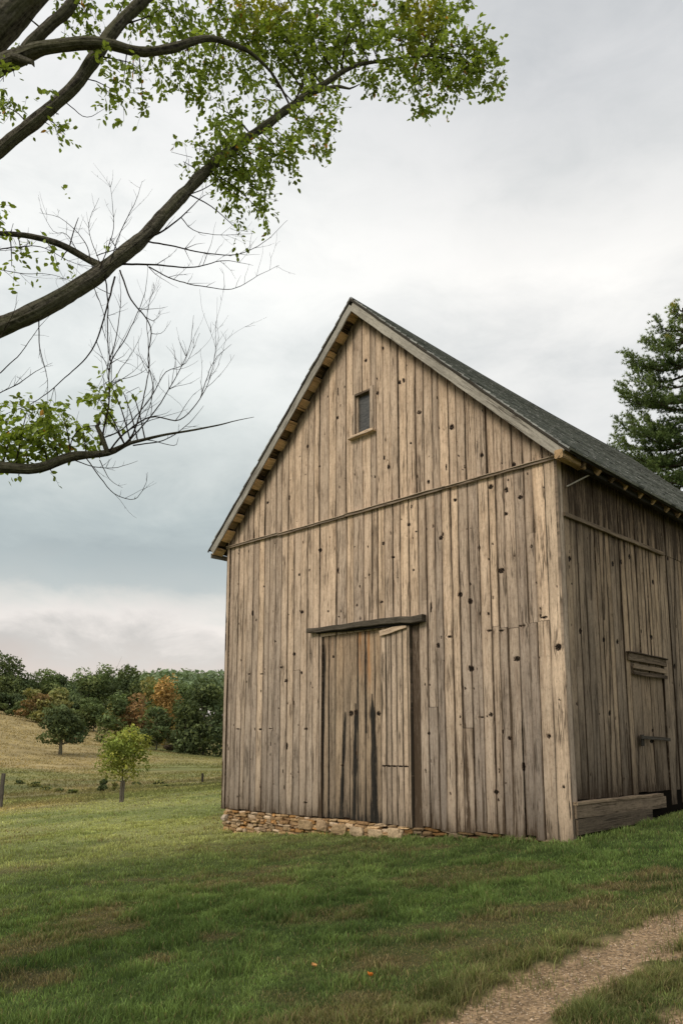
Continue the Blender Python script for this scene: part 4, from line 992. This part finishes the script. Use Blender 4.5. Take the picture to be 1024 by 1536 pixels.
# ------------------------------------------------------------------ fallen leaves
def fallen(px, py, size, col, label, curl, seed, name='fallen_leaf', cat='leaf'):
    r = np.random.default_rng(seed); g = ground_at(px, py)+[0, 0, .055]; n = 9; m = 7; V = []; 
    for i in range(n):
        t = i/(n-1); wv = size*.5*math.sin(PI*min(1, t*1.02+.02))**.7*(1+.18*math.sin(i*2.6))
        for j in range(m):
            u = (j/(m-1)-.5)*2; V.append(((t-.5)*size, u*wv, abs(u)**1.5*curl*size+math.sin(t*PI)*-.1*size+t*t*curl*size*.8+r.normal(0, .01)*size))
    V = np.array(V); a = r.uniform(0, 6); V = np.column_stack([V[:, 0]*math.cos(a)-V[:, 1]*math.sin(a), V[:, 0]*math.sin(a)+V[:, 1]*math.cos(a), V[:, 2]])
    Q = [(i*m+j, i*m+j+1, (i+1)*m+j+1, (i+1)*m+j) for i in range(n-1) for j in range(m-1)]
    c = np.array(col)*r.uniform(.7, 1.15, (len(V), 1)); mb = MB(); mb.add(V+g, Q, wd=np.column_stack([c, np.ones(len(c))]))
    tag(mb.build(name, M['fallen'], origin=g), label, cat)
fallen(555, 1475, .05, (.85, .27, .05), 'bright orange curled leaf on the grass near the track', .45, 5)
fallen(471, 1459, .055, (.62, .33, .12), 'small tan leaf lying on green grass left of the orange one', .25, 4)
# ------------------------------------------------------------------ overhanging tree, trunk just left of the picture
tb = at(-330, HOR, 6.6); tbz = float(gz(tb[0], tb[1]))
ash = thing('overhanging_tree', (tb[0], tb[1], tbz), 'large tree reaching leafy and bare branches across the sky from the left', 'tree')
def pp(l): return [at(x, y, d) for (x, y, d) in l]
mb = MB()
tr = [np.array([tb[0], tb[1], tbz-.2])]+[np.array([tb[0], tb[1], tbz+.6])]+pp([(-300, 700, 6.6), (-270, 480, 6.55), (-215, 300, 6.5), (-120, 150, 6.5), (-35, 70, 6.45), (35, 0, 6.4), (110, -90, 6.4), (220, -240, 6.4)])
P, R = smooth_path(tr, [.46, .38, .34, .31, .29, .24, .18, .15, .13, .11], .12); tube(mb, P, R, 20, rough=.02)
mb.build('trunk', M['bark'], ash)
limbs = {}
def limb(key, pts, rad, rough=.022, nm='branch', sides=12, parent=None, mat='bark'):
    P, R = smooth_path(pp(pts), rad, .05); mb = MB()
    R = R*(1+.10*(vnoise(np.arange(len(R))*.35, np.full(len(R), hash(key) % 50))-.5)*2)
    Pw = P+np.stack([vnoise(np.arange(len(P))*.22, np.full(len(P), 3.3+i)) for i in range(3)], -1)*np.array([1, 1, 1])*.02
    tube(mb, Pw, R, sides, rough=rough)
    limbs[key] = (Pw, R); return mb.build(nm, M[mat], parent or ash)
limb('main', [(-262, 500, 6.5), (-140, 530, 6.4), (0, 490, 6.4), (100, 442, 6.45), (200, 368, 6.6), (255, 312, 6.7), (300, 263, 6.8), (380, 200, 7.0), (430, 163, 7.1), (465, 138, 7.2), (520, 104, 7.3), (560, 92, 7.4), (640, 84, 7.5)],
     [.12, .098, .082, .074, .066, .058, .051, .044, .039, .032, .024, .017, .008])
limb('spur', [(440, 158, 7.12), (462, 140, 7.15), (485, 133, 7.15), (508, 130, 7.15), (522, 133, 7.15), (538, 126, 7.15)], [.035, .030, .022, .016, .011, .004], parent=None)
limb('B', [(-230, 370, 6.5), (-100, 290, 6.3), (0, 222, 6.2), (60, 175, 6.2), (115, 122, 6.25), (165, 50, 6.3), (222, -8, 6.35), (300, -90, 6.4)], [.09, .07, .060, .058, .058, .056, .052, .04])
limb('C', [(-40, 108, 6.4), (20, 88, 6.25), (70, 70, 6.15), (150, 64, 6.1), (205, 77, 6.2), (255, 73, 6.3), (308, 58, 6.4), (345, 66, 6.5), (378, 82, 6.6), (405, 108, 6.7), (428, 146, 6.8)], [.11, .072, .056, .048, .045, .040, .032, .025, .018, .012, .006])
limb('D', [(30, 92, 6.35), (45, 62, 6.3), (75, 34, 6.3), (98, 15, 6.3), (125, -30, 6.3), (150, -80, 6.3)], [.06, .055, .052, .05, .05, .04])
limb('low', [(-290, 640, 6.6), (-160, 690, 6.3), (-60, 705, 6.1), (0, 703, 6.0), (50, 704, 6.0), (105, 686, 6.0), (158, 681, 6.0), (195, 664, 6.05), (240, 655, 6.1), (300, 645, 6.15), (345, 632, 6.2), (378, 626, 6.2)],
     [.10, .075, .054, .045, .040, .036, .026, .014, .010, .007, .004, .002])
limb('E', [(158, 404, 6.5), (128, 388, 6.5), (90, 368, 6.4), (45, 355, 6.3), (0, 350, 6.2), (-60, 345, 6.1)], [.035, .03, .028, .026, .023, .015])
limb('stub', [(160, 682, 6.0), (150, 655, 5.95), (142, 640, 5.95), (146, 632, 5.95)], [.02, .018, .016, .01])
limb('snag', [(18, 85, 6.2), (45, 92, 6.1), (48, 99, 6.1)], [.03, .02, .004])

# bare twigs: hand-laid leaders, each with its own side shoots
rt = np.random.default_rng(12)
def shoots(mb, P, R, depth, dens, up):
    L = np.concatenate([[0], np.cumsum(np.linalg.norm(np.diff(P, axis=0), axis=1))]); tot = L[-1]
    n = rt.poisson(dens*tot)
    for _ in range(n):
        s = rt.uniform(.12, 1)*tot; i = min(len(P)-2, int(np.searchsorted(L, s))-1); i = max(i, 0)
        d = P[i+1]-P[i]; d /= np.linalg.norm(d)+1e-9; v = rt.normal(0, 1, 3); v[1] *= .6; v = v-d*v.dot(d); v /= np.linalg.norm(v)
        a = rt.uniform(.45, .95); g = d*math.cos(a)+v*math.sin(a); g[2] += up; g /= np.linalg.norm(g)
        l = rt.uniform(.12, .55)*(tot*.55 if depth else tot*.42); l = min(l, .75)
        rad = max(.0012, min(R[i]*.6, .004)); m = max(3, int(l/.06)); Q = [P[i]]; dd = g.copy()
        for j in range(m): dd = dd+rt.normal(0, .12, 3)+[0, 0, .06 if up > 0 else 0]; dd /= np.linalg.norm(dd); Q.append(Q[-1]+dd*l/m)
        Q = np.array(Q); rr_ = np.linspace(rad, .0007, len(Q)); tube(mb, Q, rr_, 4)
        if depth: shoots(mb, Q, rr_, depth-1, dens*1.0, up)
def twig(pts, r0, dens=9, depth=1, up=.35, r1=.0012):
    d0 = pts[0][2] if len(pts[0]) > 2 else 6.2
    pts = [(p[0], p[1], d0+(rt.normal(0, .05) if i else 0)+i*.03*rt.choice([-1, 1])) for i, p in enumerate(pts)]
    P, R = smooth_path(pp(pts), np.linspace(r0, r1, len(pts)), .045); P = P+np.cumsum(rt.normal(0, .0018, P.shape), axis=0)
    mb = MB(); tube(mb, P, R, 5); shoots(mb, P, R, depth, dens, up); mb.build('twig', M['twig'], ash)
for a in [
    ([(205, 362, 6.6), (238, 350), (272, 326), (300, 300), (312, 292)], .011, 4, 1, .1), ([(272, 326, 6.6), (290, 345), (330, 353), (380, 350)], .005, 5, 1, .2),
    ([(222, 362, 6.6), (262, 370), (310, 380), (360, 382), (400, 362), (432, 332)], .008, 5, 1, .25),
    ([(183, 396, 6.6), (235, 398), (290, 402), (335, 392), (378, 400)], .010, 5, 1, .2), ([(224, 400, 6.6), (262, 420), (310, 430), (355, 432), (392, 412), (420, 400)], .006, 4, 1, .25),
    ([(275, 295, 6.75), (310, 282), (345, 260), (372, 250)], .006, 7, 1, .2),
    ([(172, 415, 6.55), (160, 455), (138, 520), (100, 562), (55, 600), (0, 626), (-30, 640)], .009, 4, 1, .3),
    ([(158, 412, 6.5), (162, 460), (160, 520), (166, 560), (160, 640), (155, 655)], .007, 5, 1, .2),
    ([(180, 405, 6.5), (198, 450), (226, 490), (222, 540), (230, 590), (214, 640), (196, 668)], .008, 5, 1, .3),
    ([(60, 470, 6.45), (60, 520), (72, 570), (72, 615)], .006, 5, 1, .15), ([(142, 432, 6.45), (156, 470), (158, 500)], .004, 5, 0, .1),
    ([(0, 560, 6.1), (30, 530), (55, 495), (75, 470)], .005, 6, 1, .3), ([(-20, 600, 6.1), (30, 575), (60, 555), (80, 545)], .005, 6, 1, .3), ([(-20, 540, 6.1), (5, 500), (20, 470), (25, 440)], .005, 7, 1, .3),
    ([(160, 682, 6.0), (185, 650), (225, 625), (270, 628), (305, 590), (322, 540), (324, 480)], .008, 5, 1, .35), ([(300, 598, 6.05), (320, 545), (348, 518)], .004, 4, 1, .3),
    ([(175, 676, 6.0), (200, 650), (216, 600), (225, 545), (222, 480), (232, 425)], .008, 6, 1, .35), ([(190, 665, 6.0), (232, 618), (262, 570), (285, 520), (290, 470)], .006, 6, 1, .35),
    ([(200, 668, 6.05), (245, 660), (278, 640), (305, 610)], .006, 6, 1, .3), ([(220, 660, 6.1), (260, 668), (268, 655)], .004, 6, 1, .3),
    ([(150, 668, 6.0), (164, 600), (165, 545), (190, 500), (215, 440), (222, 395)], .008, 6, 1, .35), ([(165, 540, 6.0), (178, 490), (180, 440), (176, 410)], .005, 6, 1, .3),
    ([(158, 656, 6.0), (190, 640), (225, 600), (250, 560), (280, 545), (300, 500)], .006, 5, 1, .35),
    ([(130, 688, 6.0), (150, 715), (172, 738), (202, 746), (218, 722), (222, 705)], .005, 4, 1, .2), ([(110, 690, 6.0), (140, 700), (175, 700), (205, 690)], .005, 8, 1, .1), ([(150, 690, 6.0), (165, 720), (185, 735)], .004, 5, 0, .1),
    ([(100, 690, 6.0), (115, 650), (140, 640), (190, 632), (230, 628)], .005, 6, 1, .3),
    ([(150, 402, 6.45), (170, 350), (170, 310), (165, 270)], .005, 8, 1, .4), ([(140, 405, 6.45), (125, 360), (95, 330), (60, 320)], .005, 9, 1, .2), ([(165, 395, 6.45), (185, 340), (205, 300), (215, 270)], .005, 8, 1, .4),
    ([(120, 385, 6.4), (100, 350), (80, 345), (60, 310)], .004, 9, 1, .3), ([(150, 395, 6.45), (135, 345), (150, 300)], .004, 9, 1, .4), ([(145, 384, 6.45), (180, 372), (215, 360)], .005, 6, 1, .3),
    ([(-30, 380, 6.2), (20, 372), (60, 372), (110, 395), (150, 402)], .006, 7, 1, .2), ([(-30, 400, 6.2), (30, 410), (75, 412), (125, 425)], .004, 7, 1, .1),
    ([(165, 45, 6.3), (180, 15), (196, -20)], .008, 4, 1, .2), ([(190, 35, 6.35), (230, 22), (250, 0)], .008, 5, 1, .2), ([(100, 155, 6.3), (130, 175), (160, 160)], .005, 6, 1, -.1),
    ([(435, 158, 7.1), (425, 140), (408, 115), (380, 70), (350, 30), (330, 0)], .012, 4, 1, .2), ([(440, 155, 7.1), (455, 120), (440, 80), (420, 40), (400, -10)], .010, 4, 1, .2),
    ([(512, 108, 7.3), (520, 60), (545, 25), (580, -10)], .012, 4, 1, .2), ([(515, 105, 7.3), (500, 60), (505, 20), (495, -20)], .008, 4, 1, .2), ([(150, 85, 6.2), (190, 92), (215, 105)], .008, 5, 1, -.1)]:
    twig(*a)

# leafy sprays ----------------------------------------------------------
allP = np.concatenate([limbs[k_][0] for k_ in ('main', 'spur', 'B', 'C', 'D', 'low', 'E')])
rl = np.random.default_rng(33)
LV = np.array([(0, 0, 0), (.28, .27, .03), (.66, .24, .0), (1, 0, -.05), (.66, -.24, .0), (.28, -.27, .03), (.5, 0, -.045)])
LT = np.array([(0, 1, 6), (1, 2, 6), (2, 3, 6), (3, 4, 6), (4, 5, 6), (5, 0, 6)])
def leaves(mb, P0, D, N, size, col):
    n = len(P0); D = D/np.linalg.norm(D, axis=1)[:, None]; N = N-D*(N*D).sum(1)[:, None]; N /= np.linalg.norm(N, axis=1)[:, None]+1e-9; S = np.cross(N, D)
    V = P0[:, None]+size[:, None, None]*(LV[None, :, :1]*D[:, None]+LV[None, :, 1:2]*S[:, None]+LV[None, :, 2:]*N[:, None])
    T = (np.arange(n)*7)[:, None, None]+LT[None]; c = np.repeat(col, 7, axis=0)
    mb.add(V.reshape(-1, 3), None, T.reshape(-1, 3), wd=np.column_stack([c, np.ones(len(c))]))
def spray(px, py, rx, ry, depth, n, size=.052, tint=0, droop=.18, dd=.35, sparse=False, lop=1.0):
    """a leafy piece of the crown: n small drooping twiglets with leaves set along them; about 9 leaves each"""
    c = at(px, py, depth); mw = MB(); ml = MB(); sx = rx/F*depth; sz = ry/F*depth
    i = np.argmin(((allP-c)**2).sum(1)+.6*np.maximum(0, c[2]-allP[:, 2])**2*0); root = allP[i]
    hub = c+[0, 0, sz*.3]; l = np.linalg.norm(hub-root)
    if l < 4.0: P, R = smooth_path([root, (root+hub)/2+[0, 0, .08*l], hub], [min(.012, .004+l*.006), .005, .003], .06); tube(mw, P, R, 5)
    P0 = []; Dv = []; Nv = []; Sz = []; Cc = []
    for _ in range(n):
        while True:
            v = rl.uniform(-1, 1, 3)
            if (v**2).sum() < 1: break
        a = c+v*[sx, dd, sz]; lt = rl.uniform(.10, .26); g = np.array([rl.normal(0, .5), rl.normal(0, .5), -droop+rl.normal(0, .35)]); g += .5*(a-hub)/(np.linalg.norm(a-hub)+.05); g /= np.linalg.norm(g)
        st = a-g*lt*.5; pts = [st]; d = g.copy(); m = 5
        for j in range(m): d = d+[0, 0, -.05]+rl.normal(0, .08, 3); d /= np.linalg.norm(d); pts.append(pts[-1]+d*lt/m)
        pts = np.array(pts)
        if rl.random() < .55: tube(mw, pts, np.linspace(.0018, .0008, m+1), 3)
        if rl.random() < .25: tube(mw, [hub+rl.normal(0, .05, 3), (hub+st)/2+rl.normal(0, .03, 3), st], [.003, .002, .0014], 3)
        k_ = rl.integers(7, 12) if not sparse else rl.integers(4, 7)
        f = np.linspace(.05, 1, k_); idx = f*m; i0 = np.minimum(idx.astype(int), m-1); q = pts[i0]+(pts[i0+1]-pts[i0])*(idx-i0)[:, None]
        base_c = np.array([.24, .31, .065]) if tint == 0 else np.array([.36, .37, .07])
        base_c = base_c*rl.uniform(.6, 1.25)
        for j in range(k_):
            side = np.array([rl.normal(0, 1), rl.normal(0, 1), rl.normal(0, .3)]); side /= np.linalg.norm(side)
            dl = side*.8+g*.5+np.array([0, 0, -.2])+rl.normal(0, .3, 3); P0.append(q[j]+side*.004); Dv.append(dl); Nv.append(rl.normal(0, .6, 3)+[0, 0, 1]); Sz.append(size*rl.uniform(.6, 1.2)); Cc.append(base_c*rl.uniform(.75, 1.25)*(np.array([1.9, .75, .7]) if rl.random() < .012 else 1))
    leaves(ml, np.array(P0), np.array(Dv), np.array(Nv), np.array(Sz), np.array(Cc))
    b = mw.build('leafy_twig', M['twig'], ash) if mw.n else ash
    ml.build('leaves', M['leaf'], b)
SPR = [  # px, py, rx, ry, depth, twiglets
    (130, 25, 28, 30, 6.5, 34), (165, 100, 16, 26, 6.3, 10), (90, 35, 22, 24, 6.6, 12), (200, 10, 32, 22, 6.6, 26), (230, 45, 30, 22, 6.6, 22), (250, 25, 35, 30, 6.8, 30), (285, 30, 35, 30, 6.9, 45), (200, 118, 22, 26, 6.3, 12), (165, 140, 14, 30, 6.3, 10), (185, 130, 18, 18, 6.4, 8), (88, 175, 16, 12, 6.2, 8), (98, 205, 10, 12, 6.2, 6), (75, 190, 10, 8, 6.2, 3),
    (215, 160, 22, 6, 6.4, 5), (245, 100, 26, 22, 6.6, 20), (275, 95, 14, 34, 6.7, 12), (285, 120, 24, 20, 6.7, 18), (315, 90, 26, 30, 6.8, 30), (330, 30, 36, 34, 7.0, 65), (310, 130, 28, 24, 6.9, 22), (325, 165, 18, 20, 7.0, 12), (345, 110, 24, 30, 7.0, 26), (375, 25, 30, 32, 7.1, 70), (380, 60, 30, 26, 7.1, 60),
    (415, 20, 32, 28, 7.2, 70), (420, 62, 36, 30, 7.2, 80), (445, 95, 30, 26, 7.2, 55), (385, 115, 30, 24, 7.1, 26), (395, 150, 28, 20, 7.1, 20), (460, 30, 34, 34, 7.3, 75), (480, 70, 34, 28, 7.3, 75), (510, 25, 34, 32, 7.4, 75), (520, 72, 30, 26, 7.4, 50), (350, 180, 24, 18, 7.0, 20), (335, 210, 24, 26, 6.9, 34), (305, 232, 30, 18, 6.9, 28), (275, 245, 16, 10, 6.8, 8), (330, 245, 20, 20, 6.9, 22),
    (365, 240, 26, 24, 7.0, 42), (345, 275, 24, 26, 7.0, 28), (385, 265, 26, 28, 7.0, 42), (400, 232, 26, 24, 7.1, 40), (350, 300, 16, 18, 7.0, 10), (392, 300, 18, 20, 7.0, 20), (395, 325, 8, 12, 7.0, 4), (430, 215, 26, 22, 7.1, 36), (425, 240, 20, 20, 7.1, 18), (460, 185, 28, 22, 7.2, 34), (480, 205, 16, 24, 7.2, 20), (490, 170, 22, 18, 7.2, 20), (465, 150, 24, 14, 7.2, 14), (355, 345, 14, 8, 6.9, 4), (500, 100, 20, 14, 7.3, 12), (505, 150, 14, 12, 7.2, 6),
    (545, 40, 30, 30, 7.4, 60), (560, 80, 26, 22, 7.4, 32), (555, 115, 22, 20, 7.4, 18), (590, 20, 34, 26, 7.5, 60), (600, 65, 30, 24, 7.5, 48), (590, 110, 26, 22, 7.5, 34), (630, 20, 32, 26, 7.5, 60), (635, 60, 30, 26, 7.6, 65), (635, 110, 28, 26, 7.6, 52), (632, 145, 22, 16, 7.6, 24), (665, 85, 26, 26, 7.6, 60), (670, 15, 26, 18, 7.6, 40), (690, 5, 16, 10, 7.6, 16), (668, 130, 22, 16, 7.6, 26), (700, 75, 24, 22, 7.6, 52), (700, 110, 26, 22, 7.6, 45), (728, 95, 20, 26, 7.6, 38), (722, 68, 14, 10, 7.6, 14), (745, 118, 14, 16, 7.6, 20), (655, 40, 20, 16, 7.6, 24),
    (5, 130, 12, 30, 6.3, 12), (22, 118, 14, 14, 6.3, 8), (12, 165, 10, 14, 6.3, 7), (2, 25, 18, 22, 6.7, 12), (48, 5, 16, 10, 6.7, 6),
    (18, 348, 26, 14, 6.2, 12), (32, 380, 12, 10, 6.25, 6), (18, 402, 9, 10, 6.2, 4), (80, 378, 16, 12, 6.4, 7), (92, 392, 8, 8, 6.4, 3), (165, 360, 7, 12, 6.5, 3), (118, 328, 8, 6, 6.5, 2),
    (40, 625, 34, 22, 6.1, 34), (20, 655, 34, 26, 6.1, 40), (60, 655, 38, 24, 6.1, 44), (95, 630, 28, 18, 6.1, 24), (80, 672, 26, 14, 6.05, 22), (10, 680, 24, 18, 6.0, 22), (125, 650, 16, 12, 6.0, 9), (150, 605, 16, 14, 6.0, 10), (152, 620, 16, 10, 6.0, 9), (168, 582, 12, 7, 6.0, 5), (185, 590, 8, 6, 6.0, 3), (200, 592, 6, 5, 6.0, 2), (78, 710, 8, 6, 6.0, 2), (28, 715, 6, 5, 6.0, 2), (-20, 640, 30, 30, 6.1, 24)]
for i, (px, py, rx, ry, d, n) in enumerate(SPR):
    spray(px, py, rx*1.08, ry*1.08, d, max(1, int(n*.80)), size=.056 if d > 6.45 else .060, tint=1 if (340 < px < 450 and py < 60) or (600 < px < 650 and py < 70) else 0, sparse=n < 9)

# ------------------------------------------------------------------ light and sky
SUN_EL, SUN_AZ = math.radians(42), math.radians(-128)      # azimuth measured from +Y towards +X
dv = Vector((math.sin(SUN_AZ)*math.cos(SUN_EL), math.cos(SUN_AZ)*math.cos(SUN_EL), math.sin(SUN_EL)))
sl = bpy.data.lights.new('sun', 'SUN'); so = bpy.data.objects.new('sun', sl); COL.objects.link(so)
sl.energy = 2.1; sl.angle = math.radians(20); sl.color = (1, .90, .77); so.rotation_euler = dv.to_track_quat('Z', 'Y').to_euler(); so.location = (-10, -10, 30)
w = bpy.data.worlds.new('World'); SC.world = w; w.use_nodes = True; t = w.node_tree; t.nodes.clear()
k = NT.__new__(NT); k.t = t; k.m = None
out = t.nodes.new('ShaderNodeOutputWorld')
sky = t.nodes.new('ShaderNodeTexSky'); sky.sky_type = 'NISHITA'; sky.sun_disc = False; sky.sun_elevation = SUN_EL; sky.sun_rotation = SUN_AZ; sky.air_density = 1.5; sky.dust_density = 3
b1 = t.nodes.new('ShaderNodeBackground'); t.links.new(sky.outputs[0], b1.inputs[0]); b1.inputs[1].default_value = .10
tc = t.nodes.new('ShaderNodeTexCoord').outputs['Generated']
x, y, z = k.sep(tc)
el = k.math('MULTIPLY', k.math('ARCSINE', z), 180/PI)
azn = k.math('MULTIPLY', k.math('ARCTAN2', x, y), 180/PI)
n1 = k.noise(k.comb(k.math('MULTIPLY', azn, .06), k.math('MULTIPLY', el, .13), 2.7), 1, 5, .5, .3)
n2 = k.noise(k.comb(k.math('MULTIPLY', azn, .11), k.math('MULTIPLY', el, .26), 4.3), 1, 6, .62, .4)
n3 = k.noise(k.comb(k.math('MULTIPLY', azn, .03), k.math('MULTIPLY', el, .05), 5.5), 1, 4, .55, .3)
elw = k.math('ADD', el, k.math('ADD', k.math('MULTIPLY', k.math('SUBTRACT', n1, .5), 8.5), k.math('MULTIPLY', k.math('SUBTRACT', n2, .5), 5.5)))
def L_(r, g, b):
    f = lambda c: ((c/255+.055)/1.055)**2.4 if c > 10 else c/255/12.92
    return (f(r), f(g), f(b))
E_ = lambda d: (d+5)/95
fe = k.math('DIVIDE', k.math('ADD', elw, 5), 95)
left = k.ramp(fe, [(E_(-3), L_(195, 188, 182)), (E_(4.5), L_(216, 205, 198)), (E_(6.4), L_(204, 200, 196)), (E_(8.2), L_(232, 226, 221)), (E_(9.6), L_(212, 212, 208)), (E_(10.8), L_(186, 193, 193)), (E_(13.5), L_(170, 180, 182)), (E_(16), L_(178, 188, 189)), (E_(19), L_(196, 203, 202)), (E_(24), L_(207, 213, 212)), (E_(30), L_(228, 231, 230)), (E_(36), L_(238, 239, 237)), (E_(46), L_(224, 225, 226)), (E_(60), L_(222, 222, 222)), (E_(85), L_(232, 230, 226))])
right = k.ramp(fe, [(E_(-3), L_(200, 200, 198)), (E_(12), L_(205, 208, 208)), (E_(22), L_(222, 223, 222)), (E_(33), L_(238, 237, 234)), (E_(42), L_(212, 213, 214)), (E_(50), L_(198, 200, 202)), (E_(85), L_(228, 228, 226))])
fa = k.ramp(k.math('DIVIDE', k.math('ADD', k.math('ADD', azn, k.math('MULTIPLY', k.math('SUBTRACT', n3, .5), 14)), 30), 60), [(.36, 0), (.72, 1)])
cc = k.mix(fa, left, right)
cc = k.mix(1, cc, k.ramp(k.math('ADD', k.math('MULTIPLY', n3, .35), k.math('ADD', k.math('MULTIPLY', n1, .35), k.math('MULTIPLY', n2, .3))), [(.36, (.80, .82, .835)), (.5, (1.0, 1.0, 1.0)), (.62, (1.12, 1.11, 1.10))]), 'MULTIPLY')
b2 = t.nodes.new('ShaderNodeBackground'); t.links.new(cc, b2.inputs[0]); b2.inputs[1].default_value = 1.14
mx = t.nodes.new('ShaderNodeMixShader'); mx.inputs[0].default_value = .94
t.links.new(b1.outputs[0], mx.inputs[1]); t.links.new(b2.outputs[0], mx.inputs[2]); t.links.new(mx.outputs[0], out.inputs[0])
SC.view_settings.view_transform = 'Standard'; SC.view_settings.look = 'None'; SC.view_settings.exposure = 0; SC.view_settings.gamma = 1
SC.render.engine = 'CYCLES'; SC.cycles.use_denoising = True; SC.cycles.max_bounces = 6; SC.cycles.diffuse_bounces = 3; SC.cycles.transparent_max_bounces = 6
